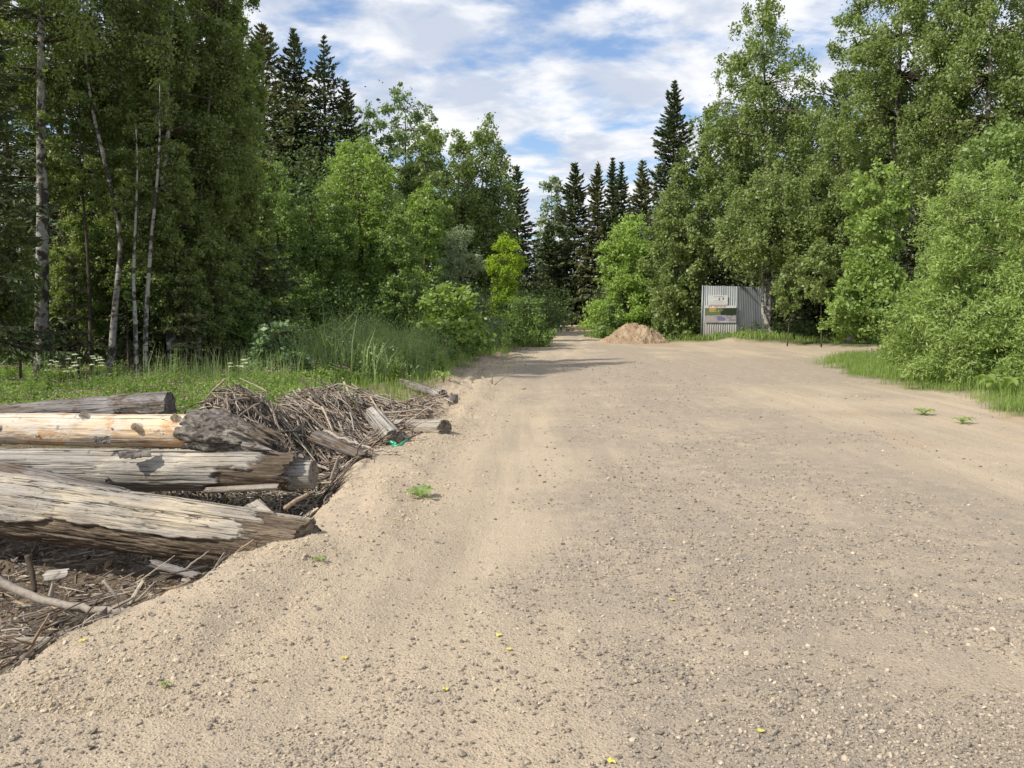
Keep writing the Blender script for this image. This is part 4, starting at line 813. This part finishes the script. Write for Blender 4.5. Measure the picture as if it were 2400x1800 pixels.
# C: peach log on top with root flare
pa = P(-260, 1000, 7.9); pb = P(505, 1012, 7.25); LC = float(np.linalg.norm(pa - pb))
rC, _ = place_log('log', 'peach coloured barkless log with knots and a ragged grey root end atop the stack', pa, pb, .142, .150, 'log_peach', 17, crack=.02, jag=(.02, .05), rough=.09, bend=.0, seg=110, n=260)
def loc_at(px, d0): return None
for px, th, h_, r_ in ((232, 2.15, .05, .034), (360, 2.8, .055, .034), (437, 2.25, .05, .036), (42, 2.95, .012, .03), (133, 3.4, .02, .012), (302, 2.9, .012, .008)):
    stub(rC, LC * (px + 260) / 765., th, .145, h_, r_, 'log_peach', tilt=-.4)
def root_flare():
    n, seg = 120, 120; s0 = np.linspace(0, 1, n); th = np.arange(seg) / seg * 6.2832; S, TH = np.meshgrid(s0, th, indexing='ij'); c, s = np.cos(TH), np.sin(TH); L = 1.08
    X = S * L; r = .165 + .075 * np.sin(np.clip(S * 1.5, 0, 1) * 3.14) - .075 * S
    r = r * (1 + .34 * fbm(X * 5, c * 2.2, s * 2.2, octv=5, seed=71, gain=.62) + .10 * fbm(X * 16, c * 7, s * 7, octv=3, seed=72))
    j = .30 * (.5 + fbm(c * 2.4, s * 2.4, octv=4, seed=74, gain=.7)) + .10 * s; X = np.minimum(X, L - np.clip(j, 0, .6)); X = np.maximum(X, .09 * (fbm(c * 2, s * 2, octv=3, seed=75) + .3))
    drop = -.22 * S ** 1.5
    rid = fbm(X * 2.2, c * 6.5, s * 6.5, octv=4, seed=78, gain=.6); r = r * (1 + sstep(.35, .6, S) * (.38 * rid - .10) + .05 * fbm(X * 3, c * 14, s * 14, octv=3, seed=79))
    V = np.stack([X, r * c, r * s * (1 - .25 * S) + drop * (X / L)], -1).reshape(-1, 3); i = np.arange(n - 1)[:, None] * seg; j_ = np.arange(seg)[None]; k = (j_ + 1) % seg
    fs = [np.stack([i + j_, i + seg + j_, i + seg + k, i + k], -1).reshape(-1, 4)]
    for e in (0, n - 1):
        c0 = len(V); V = np.concatenate([V, V[e * seg:(e + 1) * seg].mean(0)[None] - (np.array([[.05, 0, 0]]) if e else 0)]); a_ = e * seg + np.arange(seg); fs.append(np.stack([a_, np.roll(a_, -1), np.full(seg, c0)], -1))
    nf_ = sum(len(f) for f in fs); fc = np.concatenate([V[f].mean(1) for f in fs]); mi = (fc[:, 0] + .16 * fbm(fc[:, 1] * 9, fc[:, 2] * 9, octv=3, seed=80) > .50).astype(int)
    core = np.clip(.45 + 1.2 * fbm(V[:, 0] * 2, V[:, 1] * 22, V[:, 2] * 22, octv=3, seed=81), 0, .9)
    o = obj('root_flare', mesh('root_flare', V, fs, [M['greybark'], M['log_grey']], True, mi, {'core': core}), rC, (LC - .30, 0, 0))
    rng = np.random.default_rng(9)
    for q in range(30):      # torn splinters of the root
        a = rng.uniform(1.2, 5.2); p0 = np.array((rng.uniform(.35, .75), math.cos(a) * .13, math.sin(a) * .12 - .05)); L_ = rng.uniform(.12, .30); p1 = p0 + np.array((L_, rng.normal() * .03, -.10 + rng.normal() * .04))
        w = rng.uniform(.014, .04); tt = np.linspace(0, 1, 5)[:, None]; V, fs = tube(p0 + (p1 - p0) * tt, w * np.array([1, .95, .8, .5, .1]), 6); V[:, 2] = p0[2] + (V[:, 2] - p0[2]) * .8
        obj('splinter', mesh('splinter', V, fs, M['log_dark'], False, attrs={'core': np.full(len(V), rng.uniform(0, .8))}), o)
root_flare()
# D: broad rotten log behind
pa = P(-250, 1006, 9.0); pb = GP(404, 962, .30); LD = float(np.linalg.norm(pa - pb))
place_log('log', 'broad flaking grey and brown rotten log with a squared end, behind the peach log', pa, pb, .18, .225, 'log_dark', 23, crack=.12, jag=(.02, .03), rough=.06, shell=lambda X, TH: sstep(-.02, .02, NZ(X, np.cos(TH), np.sin(TH), 91, 1.1) - .12) * .7, seg=120, n=260)
# E: dark split beam between A and B
place_log('split_log', 'dark split beam wedged between the big front log and the smooth grey log', P(-150, 1072, 7.0), P(305, 1155, 6.25), .11, .035, 'log_dark', 29, crack=.1, jag=(.02, .12), flat=.75)
place_log('split_log', 'thin pale split piece lying behind the splintered end of the front log', P(520, 1192, 6.1), P(735, 1226, 5.9), .05, .055, 'log_yellow', 30, crack=.08, jag=(.02, .06), flat=.6)
place_log('split_log', 'rotten grey slab of wood leaning by the sandy edge, right of the stack', P(735, 1022, 8.7), GP(868, 1075, .04), .13, .07, 'log_dark', 33, crack=.14, jag=(.06, .12), flat=.55, shell=lambda X, TH: 0 * X + .45)
place_log('log', 'short pale log chunk tilted against the stick pile', P(872, 968, 10.3), GP(925, 1030, .115), .105, .115, 'log_grey', 35, crack=.04, jag=(.16, .03), rough=.06)
place_log('log', 'short cream log lying flat at the sandy edge beside the tilted chunk', GP(890, 1000, .16), GP(1045, 1004, .12), .10, .105, 'log_yellow', 37, crack=.05, jag=(.03, .05))
place_log('log', 'grey cracked log end at the top of the stick pile near the road', GP(940, 896, .10), GP(1040, 928, .06), .085, .09, 'log_dark', 39, crack=.12, jag=(.03, .15))
place_log('log', 'low weathered log at the edge of the grass above the stick pile', GP(735, 888, .13), GP(945, 868, .15), .13, .16, 'log_dark', 43, crack=.14, jag=(.1, .1), flat=.8)
place_log('log', 'flat reddish brown plank-like log left of the stick pile in the clover', GP(738, 905, .06), GP(800, 901, .06), .06, .06, 'log_dark', 44, crack=.14, jag=(.1, .1), flat=.5, shell=lambda X, TH: 0 * X + .7)
place_log('stump', 'small grey stump post standing at the sandy edge', GP(1063, 948, 0), GP(1063, 948, 0) + np.array((0.01, 0, .19)), .075, .06, 'log_dark', 45, crack=.1, jag=(.02, .05), cat='stump')
def bark_piece(px, py, d, sx, sy, seed, label):
    rng = np.random.default_rng(seed); nx, ny = 28, 14; u, v = np.meshgrid(np.linspace(-1, 1, nx), np.linspace(-1, 1, ny), indexing='ij'); e = 1 + .3 * fbm(u * 2, v * 2, octv=4, seed=seed)
    X = u * sx * e; Y = v * sy * e; Z = .25 * sy * (1 - v ** 2) + .012 * fbm(u * 6, v * 6, octv=3, seed=seed); V = np.stack([X, Y, Z], -1).reshape(-1, 3); V2 = V - np.array((0, 0, .008))
    i = (np.arange(nx - 1)[:, None] * ny + np.arange(ny - 1)[None]).ravel(); Q = np.stack([i, i + ny, i + ny + 1, i + 1], -1); N0 = len(V)
    bd = np.concatenate([np.arange(0, N0, ny), N0 - ny + np.arange(1, ny), np.arange(N0 - 1 - ny, 0, -ny), np.arange(ny - 2, 0, -1)]); b2 = np.roll(bd, -1)
    fs = [Q, Q[:, ::-1] + N0, np.stack([bd, b2, b2 + N0, bd + N0], -1)]
    p = P(px, py, d); o = obj('bark_piece', mesh('bark_piece', np.concatenate([V, V2]), fs, M['greybark'], True), None, tuple(p), (rng.uniform(.5, .9), rng.uniform(-.1, .1), rng.uniform(-.3, .3))); tag(o, label, 'bark')
bark_piece(318, 1062, 6.98, .13, .05, 3, 'ragged brown bark flake hanging on the smooth grey log under the peach log')
bark_piece(240, 1032, 7.12, .06, .035, 4, 'dark lump of bark wedged between the peach log and the smooth grey log')

# ------------------------------------------------------------------ sticks and brushwood
def sticks_mesh(C, D, L, R, rng, seg=4):
    n = len(C); D = unit(D); up = np.array((0, 0, 1.)); A = unit(np.cross(D, up)); B = np.cross(D, A)
    bend = rng.normal(size=(n, 1)) * L[:, None] * .06; bd = A * bend + B * rng.normal(size=(n, 1)) * L[:, None] * .04
    t = np.array([-.5, -.15, .2, .5]); th = np.arange(seg) / seg * 6.2832
    ctr = C[:, None] + D[:, None] * (L[:, None] * t)[..., None] + bd[:, None] * (1 - 4 * t ** 2)[None, :, None]
    rr = R[:, None] * np.array([1, .95, .8, .55])
    V = ctr[:, :, None] + rr[..., None, None] * (A[:, None, None] * np.cos(th)[None, None, :, None] + B[:, None, None] * np.sin(th)[None, None, :, None])
    m = 4 * seg; i = np.arange(3)[:, None] * seg; j = np.arange(seg)[None]; k = (j + 1) % seg; q = np.stack([i + j, i + k, i + seg + k, i + seg + j], -1).reshape(-1, 4)
    q = np.concatenate([q, [[3, 2, 1, 0]], [[3 * seg, 3 * seg + 1, 3 * seg + 2, 3 * seg + 3]]]) if seg == 4 else q
    return V.reshape(-1, 3), (q[None] + m * np.arange(n)[:, None, None]).reshape(-1, 4)
def brush():
    rng = np.random.default_rng(31)
    def lay(n, fn, box, ang, aspr, L0, L1, R0, R1, lift, flat=.12):
        x, y = fill(n, fn, box, rng); n = len(x); a = ang + rng.normal(size=n) * aspr; L = rng.uniform(L0, L1, n); R = rng.uniform(R0, R1, n)
        D = np.stack([np.cos(a), np.sin(a), 0 * a], -1); e = .12; gx = (height(x + e, y, False) - height(x - e, y, False)) / (2 * e); gy = (height(x, y + e, False) - height(x, y - e, False)) / (2 * e)
        D[:, 2] = gx * D[:, 0] + gy * D[:, 1] + rng.normal(size=n) * flat
        return np.stack([x, y, height(x, y, False) + rng.random(n) * lift], -1), D, L, R
    def inside(x, y): return (x < xe(y) - .12) * 1.
    p1 = lambda x, y: inside(x, y) * np.clip(1.6 * np.exp(-(((x + 3.0) / .75) ** 2 + ((y - 9.1) / .75) ** 2)), 0, 1)
    p2 = lambda x, y: inside(x, y) * sstep(-.285, -.25, x / y + .012 * vnoise(x * 5, y * 5)) * np.clip(2.2 * np.exp(-(((x + 2.35) / 1.0) ** 2 + ((y - 11.1) / 1.6) ** 2)), 0, 1)
    p3 = lambda x, y: inside(x, y) * (y < 8.6) * (x > -.72 * y)
    p4 = lambda x, y: inside(x, y) * sstep(2.4, 1.6, xe(y) - x)
    mb = MB()
    # direction: sticks in the big pile run from upper left down to the sandy edge at the lower right
    S = [lay(4200, p1, (-4.6, -1.5, 7.6, 10.8), 2.6, 1.0, .05, .36, .002, .009, .08, .22), lay(7600, p2, (-4.2, -.9, 8.6, 14), -.95, .38, .12, .75, .003, .013, .12, .10), lay(5200, p2, (-4.2, -.9, 8.6, 14), 0, 1.6, .03, .16, .003, .012, .12, .2),
         lay(5200, p3, (-5.4, -1.3, 3.0, 8.6), -.5, 1.3, .03, .30, .0012, .0065, .05, .15), lay(420, p3, (-5.4, -1.3, 3.0, 7.6), -.5, 1.3, .06, .22, .008, .018, .05, .2), lay(3800, p4, (-4, -.8, 7.3, 10.5), -.9, .6, .08, .5, .003, .011, .12, .15)]
    for C, D, L, R in S: V, Q = sticks_mesh(C, D, L, R, rng); mb.add(V, [Q])
    # flat wood chips
    x, y = fill(9000, lambda x, y: np.clip(p2(x, y) + p1(x, y) + .6 * p3(x, y), 0, 1), (-5.4, -.9, 3, 13.5), rng); n = len(x); C = np.stack([x, y, height(x, y, False) + rng.random(n) * .10], -1); V, Q = rand_leaves(C, rng.uniform(.012, .07, n), rng, 1.2, 0, .4); mb.add(V, [Q])
    tag(obj('brushwood', mb.build('brushwood', M['stick'])), 'heaps of dry sticks, chips and bark between the logs and the road', 'brushwood', kind='stuff')
    # separate sticks
    protos = []
    for i in range(12):
        n = 9; t = np.linspace(0, 1, n); pth = np.stack([t - .5, .022 * np.cumsum(rng.normal(size=n)) * .35, .02 * np.cumsum(rng.normal(size=n)) * .3], -1); r = np.linspace(.022, .010, n) * rng.uniform(.9, 1.1, n)
        m_ = MB(); m_.add(*tube(pth, r, 7))
        if i % 3 == 0: k = 5; m_.add(*tube(np.stack([pth[k], pth[k] + (.1, .07, .02), pth[k] + (.24, .11, .05)]), [.012, .009, .004], 5))
        protos.append(m_.build('stick', M['stick'], True))
    GB = 'dry sticks lying on the brushwood and in the ditch'; cnt = 0
    labs = {0: 'dry grey stick lying on the small brushwood heap behind the log stack', 1: 'dry stick on the large brushwood heap, pointing down to the sandy edge', 2: 'dry stick lying in the shaded ditch below the big front log', 3: 'dry stick between the log stack and the sandy edge'}
    for key, (fn, box, ang, sp, L0, L1, m) in enumerate([(p1, (-4.2, -1.9, 8.1, 10.2), 2.6, 1., .2, .5, 44), (p2, (-3.9, -1.1, 9.2, 13.2), -.95, .35, .4, 1.15, 120), (p3, (-4.0, -1.6, 3.5, 5.3), -.5, 1.1, .10, .38, 70), (p4, (-3, -1.3, 7.2, 9.3), -.8, .7, .2, .6, 30)]):
        C, D, L, R = lay(m * 12, fn, box, ang, sp, L0, L1, .01, .02, .16, .15); k = rng.permutation(len(C))[:m]
        for i in k:
            o = obj('stick', protos[cnt % 12], None, tuple(C[i] + (0, 0, .03))); o.rotation_mode = 'QUATERNION'; o.rotation_quaternion = Vector(D[i]).to_track_quat('X', 'Z') @ Euler((rng.uniform(0, 6), 0, 0)).to_quaternion()
            w = rng.uniform(.3, .85) * (.55 if key == 2 else 1); o.scale = (L[i], w, w); tag(o, labs[key], 'stick', ['sticks on the small brushwood heap', 'sticks on the large brushwood heap', 'sticks in the ditch below the front log', 'sticks between stack and sandy edge'][key]); cnt += 1
brush()
def branch(label, pts, r0, r1, seed, name='branch', twigs=3):
    rng = np.random.default_rng(seed); pp = np.array([P(*p) for p in pts]); t = np.linspace(0, 1, len(pp)); tt = np.linspace(0, 1, 16); pth = np.stack([np.interp(tt, t, pp[:, i]) for i in range(3)], -1); pth[1:-1] = (pth[:-2] + 2 * pth[1:-1] + pth[2:]) / 4
    L = np.linalg.norm(pp[-1] - pp[0]); pth[1:-1] += rng.normal(size=(14, 3)) * L * .006; b = pth[0].copy(); pth = pth - b; mb = MB(); mb.add(*tube(pth, np.linspace(r0, r1, 16), 9))
    for q in range(twigs):
        k = rng.integers(4, 15); d = unit(rng.normal(size=3) * .6 + (pth[k] - pth[k - 1]) / L * 10); mb.add(*tube(np.stack([pth[k], pth[k] + d * L * .08, pth[k] + d * L * .17 + rng.normal(size=3) * L * .02]), [r1 * .9, r1 * .6, r1 * .3], 5))
    tag(obj(name, mb.build(name, M['stick'], True), None, tuple(b)), label, 'branch')
branch('long curved branch crossing the ditch at the lower left, ending at the sand', [(-40, 1345, 5.0), (60, 1395, 4.9), (180, 1425, 4.75), (280, 1432, 4.65), (350, 1428, 4.65)], .028, .017, 1)
branch('short upright stick with pale bark in the ditch at the lower left', [(64, 1302, 5.3), (76, 1345, 5.25), (82, 1388, 5.2)], .019, .016, 2, twigs=0)
branch('forked branch bent like a roof on top of the large brushwood heap', [(745, 925, 11.6), (792, 896, 11.6), (850, 920, 11.3), (920, 945, 10.9)], .016, .012, 3)
branch('long dark branch curving down across the front of the large brushwood heap', [(760, 1010, 9.3), (820, 1035, 8.9), (875, 1052, 8.5), (930, 1060, 8.3)], .017, .012, 4)
branch('curved branch running from the tilted log chunk to the sandy edge', [(890, 1038, 9.4), (945, 1032, 9.35), (990, 1012, 9.45)], .018, .014, 5, twigs=1)
branch('thin forked twig standing up at the sandy edge', [(878, 1082, 8.1), (868, 1050, 8.1), (898, 1018, 8.1)], .006, .003, 6)
branch('pale stick standing upright at the right end of the log stack', [(775, 1125, 7.3), (783, 1100, 7.3), (793, 1070, 7.3)], .013, .010, 7, twigs=0)
branch('pale thin stick lying on the dirt far up the left roadside', [(1195, 920, 15.6), (1232, 910, 15.9)], .02, .012, 8, twigs=0)
branch('dark twig lying across the sandy edge near the stump post', [(1030, 952, 12.9), (1062, 955, 12.8), (1100, 958, 12.8)], .010, .006, 9)
branch('small dark twig lying on the sand at the lower left', [(405, 1508, 3.93), (445, 1500, 3.96), (483, 1492, 4.0)], .004, .006, 10, twigs=1)
branch('thick pale branch at the foot of the dirt slope behind the front log', [(668, 1192, 6.4), (690, 1175, 6.5), (722, 1158, 6.6)], .019, .014, 11, twigs=1)
branch('dark branch half buried in the earth of the left roadside', [(1130, 885, 17.6), (1150, 900, 16.6), (1162, 910, 16.0)], .03, .02, 12)
branch('broken birch branch piece at the lower left edge of the ditch', [(52, 1548, 3.75), (80, 1535, 3.82), (104, 1518, 3.9)], .024, .022, 13, twigs=0)
def slab(label, c, L, w, t, rot, seed, mat='log_grey', name='wood_piece'):
    me = log_mesh(L, w, w * .8, seed, M[mat], seg=28, n=30, crack=.05, jag=(.12 * L, .15 * L), flat=t / w, rough=.1); o = obj(name, me, None, tuple(c), rot); tag(o, label, 'wood'); return o
slab('flat pale board standing on edge at the foot of the ditch branch', P(300, 1418, 4.5), .16, .018, .006, (0, -.9, .9), 3, 'log_yellow')
slab('flat pale chip of wood at the lower left edge of the sand', P(28, 1502, 4.0), .22, .03, .012, (0, 0, .1), 4, 'log_yellow')
slab('short orange brown stub of wood sticking up in the ditch', P(118, 1398, 4.85), .09, .016, .016, (0, -1.3, .2), 5, 'log_yellow')
slab('long flat grey board under the front log by the sand', P(350, 1318, 5.2), .42, .045, .02, (0, .12, -.35), 6, 'log_dark')
slab('pale flake of bark leaning on debris in the ditch', P(100, 1352, 5.1), .16, .05, .015, (.5, -.1, .2), 7, 'log_grey')
slab('wide grey board in the shade beneath the log stack', P(585, 1178, 6.7), .30, .08, .015, (.4, .3, -.7), 8, 'log_grey')
# green tape
def tape():
    m, nt, out = newmat('green_plastic'); finish(nt, out, (.03, .30, .16), .35, spec=.5)
    for pts, w, lab in (([(905, 1028, 9.3), (915, 1036, 9.2), (928, 1042, 9.15)], .035, 'crumpled green plastic scrap under the tilted log chunk'), ([(918, 1046, 9.0), (935, 1046, 9.0), (948, 1036, 9.1), (956, 1027, 9.2)], .03, 'green plastic strip lying on the sandy edge')):
        p = np.array([P(*q) for q in pts]); t = np.linspace(0, 1, len(p)); tt = np.linspace(0, 1, 14); c = np.stack([np.interp(tt, t, p[:, i]) for i in range(3)], -1); b = c[0].copy(); c -= b; wv = .012 * np.sin(tt * 19)
        up = np.stack([0 * tt + .3 * np.sin(tt * 9), .4 + 0 * tt, .9 + 0 * tt], -1) * w * .7; V = np.concatenate([c + up, c - up]); V[:14, 1] += wv; V = np.concatenate([V, V + (0, .003, 0)]); i = np.arange(13); n = 14
        fs = [np.stack([i, i + 1, n + i + 1, n + i], -1), np.stack([2 * n + i, 3 * n + i, 3 * n + i + 1, 2 * n + i + 1], -1), np.stack([i, 2 * n + i, 2 * n + i + 1, i + 1], -1), np.stack([n + i, n + i + 1, 3 * n + i + 1, 3 * n + i], -1)]
        tag(obj('plastic_strip', mesh('plastic_strip', V, fs, m, True), None, tuple(b)), lab, 'plastic scrap')
tape()

# ------------------------------------------------------------------ dirt pile
def pile():
    m, nt, out = newmat('pile_soil'); co = coords(nt); a = noise_(nt, co, 1.6, 5, .65, .3); b = noise_(nt, co, 14, 5, .7)
    c = mixc(nt, mrange(nt, a, .38, .62), (.28, .20, .132), (.37, .285, .195)); c = mixc(nt, mrange(nt, b, .45, .7, 0, .7), c, (.20, .125, .075)); c = mixc(nt, mrange(nt, b, .4, .25, 0, .6), c, (.52, .38, .25))
    finish(nt, out, c, .95, b, .8, .05, .1)
    g = G(1495, 806); n = 150; u, v = np.meshgrid(np.linspace(-2.1, 2.1, n), np.linspace(-1.7, 1.7, n), indexing='ij')
    r = np.sqrt((u / 1.62 + .03 * np.sin(v * 3)) ** 2 + (v / 1.35) ** 2) * (1 + .10 * fbm(u * 1.3, v * 1.3, octv=3, seed=1)); z = 1.16 * np.clip(1 - r, -.2, 1) ** 1 
    z = np.where(r < .28, 1.16 * (.72 + .06 * (1 - (r / .28) ** 2)), 1.16 * (1 - np.clip(r, 0, 1.15)))
    z = z + .22 * fbm(u * 1.7, v * 1.5, octv=4, seed=2) * sstep(1.2, .6, r) + .13 * fbm(u * 5, v * 5, octv=5, seed=3, gain=.68) * sstep(1.25, .8, r) - .02
    z = np.where(r > 1.12, -.12, z); V = np.stack([u, v, z], -1).reshape(-1, 3); i = (np.arange(n - 1)[:, None] * n + np.arange(n - 1)[None]).ravel()
    Q = np.stack([i, i + n, i + n + 1, i + 1], -1); o = obj('dirt_pile', mesh('dirt_pile', V, [Q], m, True), None, (g[0], g[1] + 1.3, 0)); tag(o, 'heap of reddish brown dirt beside the far road', 'dirt pile')
    rng = np.random.default_rng(3); p = rng.uniform(-1, 1, (500, 2)) * (1.7, 1.4); ii = ((p[:, 0] + 2.1) / 4.2 * (n - 1)).astype(int); jj = ((p[:, 1] + 1.7) / 3.4 * (n - 1)).astype(int); zz = z[ii, jj]; k = zz > -.05
    Vs, Fs = stones_mesh(np.stack([p[k, 0], p[k, 1], zz[k] + .01], -1), rng.uniform(.012, .045, k.sum()), rng); o2 = obj('clods', mesh('clods', Vs, [Fs], m), o); o2['kind'] = 'stuff'
    branch('dark stick poking out at the foot of the dirt pile', [(1486, 808, 36.4), (1502, 795, 36.9)], .05, .02, 20, twigs=0)
pile()

# ------------------------------------------------------------------ corrugated fence with posters
def fence():
    m, nt, out = newmat('galvanised_sheet'); co = coords(nt); a = noise_(nt, co, 1.1, 4, .6, 0, (3, 1, .7)); b = noise_(nt, co, 9, 4, .6)
    c = mixc(nt, mrange(nt, a, .35, .65), (.33, .355, .365), (.25, .27, .28)); 
    sep = nt.nodes.new('ShaderNodeSeparateXYZ'); nt.links.new(co, sep.inputs[0]); dirt = math_(nt, 'MULTIPLY', mrange(nt, sep.outputs['Z'], 1.3, .1), mrange(nt, b, .3, .6))
    c = mixc(nt, math_(nt, 'MULTIPLY', dirt, .75), c, (.36, .28, .18)); finish(nt, out, c, .5, b, .2, .01, .4, .35)
    D = 38.6; a0 = P(1646, 800, D); a1 = P(1727, 796, D); b1 = P(1788, 790, D + .7)
    root = thing('metal_fence', 'grey corrugated metal fence under the weeping birches, with posters on it', 'fence', (a0[0], a0[1], 0.0))
    def sheet(p, q, z0, z1, z2):
        L = math.hypot(q[0] - p[0], q[1] - p[1]); n = int(L / .0125); t = np.linspace(0, 1, n); s = t * L; off = .009 * np.tanh(1.6 * np.sin(s / .105 * 2 * np.pi)) ; ux, uy = (q[0] - p[0]) / L, (q[1] - p[1]) / L
        x = p[0] - a0[0] + ux * s - uy * off; y = p[1] - a0[1] + uy * s - ux * off * -1; zb = z0 + 0 * t; zt = lerp(z1, z2, t)
        V = np.concatenate([np.stack([x, y, zb], -1), np.stack([x, y, zt], -1)]); V = np.concatenate([V, V + (0, .004, 0)]); i = np.arange(n - 1)
        fs = [np.stack([i, i + 1, n + i + 1, n + i], -1), np.stack([2 * n + i, 3 * n + i, 3 * n + i + 1, 2 * n + i + 1], -1), np.stack([n + i, n + i + 1, 3 * n + i + 1, 3 * n + i], -1)]
        return mesh('sheet', V, fs, m, True)
    obj('sheet', sheet(a0, a1, -.05, 2.58, 2.55), root); obj('sheet', sheet(a1 + (.002, .02, 0), b1, -.05, 2.55, 2.5), root)
    mb = MB(); mb.add(*tube([(-.06, -.02, -.1), (-.04, -.02, 2.6)], .03, 10)); obj('post', mb.build('post', m, True), root)
    mb = MB(); mb.add(*tube([(b1[0] - a0[0] + .05, b1[1] - a0[1], -.1), (b1[0] - a0[0] + .05, b1[1] - a0[1], 2.6)], .04, 10)); obj('post', mb.build('post', m, True), root)
    def board(px0, py0, px1, py1, d, mats, cols, rows, fn, name, label, cat):
        A = P(px0, py1, d); Bt = P(px1, py0, d); W = Bt[0] - A[0]; Hh = Bt[2] - A[2]
        rt = thing(name, label, cat, (A[0], d, A[2])); V = []; Q = []; mi = []
        for j in range(rows + 1):
            for i in range(cols + 1): V.append((W * i / cols, 0, Hh * j / rows))
        for j in range(rows):
            for i in range(cols): k = j * (cols + 1) + i; Q.append((k, k + 1, k + cols + 2, k + cols + 1)); mi.append(fn((i + .5) / cols, (j + .5) / rows))
        nV = len(V); V2 = V + [(x, .006, z) for x, y, z in V]; Qb = [tuple(nV + q for q in f[::-1]) for f in Q]
        obj('panel', mesh('panel', np.array(V2), [np.array(Q + Qb)], mats, False, np.array(mi + mi)), rt); return rt
    def pm(name, c, r=.5):
        mm, nt_, o_ = newmat(name); n_ = noise_(nt_, coords(nt_), 7, 4, .6); finish(nt_, o_, mixc(nt_, mrange(nt_, n_, .3, .7, 0, .35), c, tuple(x * .7 for x in c)), r); return mm
    W_, R_, Gr, Dk, Li, Pu, Or, Sl, Tx = pm('poster_white', (.66, .67, .66)), pm('poster_red', (.55, .12, .10)), pm('poster_green', (.13, .19, .09)), pm('poster_dark', (.03, .045, .025)), pm('poster_path', (.42, .37, .36)), pm('poster_purple', (.20, .18, .34)), pm('poster_orange', (.50, .33, .10)), pm('poster_slate', (.28, .27, .30)), pm('poster_ink', (.10, .11, .14))
    mats = [W_, R_, Gr, Dk, Li, Pu, Or, Sl, Tx]
    rng = np.random.default_rng(6); ph = rng.random(200)
    def f1(u, v):      # notice: heading line, two small emblems, rows of fine print
        if .80 < v < .87 and .30 < u < .85: return 8 if ph[int(u * 120)] > .3 else 0
        if .50 < v < .72 and .54 < u < .61: return 8
        if .55 < v < .75 and .73 < u < .81: return 8
        if .42 < v < .48 and .30 < u < .80: return 7 if ph[int(u * 110) + 20] > .55 else 0
        for q in (.32, .22, .12):
            if q < v < q + .035 and .12 < u < .9: return 7 if ph[int(u * 90) + int(q * 100)] > .5 else 0
        return 0
    def f2(u, v):      # garden picture with a white and red heading strip
        n = 1.5 * float(fbm(np.array([u * 11]), np.array([v * 7]), octv=4, seed=9, gain=.65)[0])
        if v > .86: return (1 if (.06 < u < .22 or .28 < u < .66) and .885 < v < .97 and ph[int(u * 100)] > .35 else 0)
        if v < .07: return 4 if u < .5 or ph[int(u * 90)] > .5 else 0
        if v < .42 + .06 * n and v < .40 + .12 * u + .08 * n:
            if .40 < u < .66 and .10 < v < .34 + .1 * n: return 5
            return 4 if n + u < .9 else 7
        if v > .62 and .14 < u < .40 + .1 * n: return 6 if n > -.25 else 2
        if u > .45 + .25 * (v - .4) + .1 * n: return 3
        return 2
    board(1659, 692, 1706, 714.5, D - .05, mats, 90, 46, f1, 'notice_board', 'white printed notice sheet on the metal fence, above the garden banner', 'sign')
    board(1652, 716, 1726, 756, D - .05, mats, 96, 56, f2, 'banner', 'colourful garden picture banner with white and red heading strip on the metal fence', 'banner')
fence()
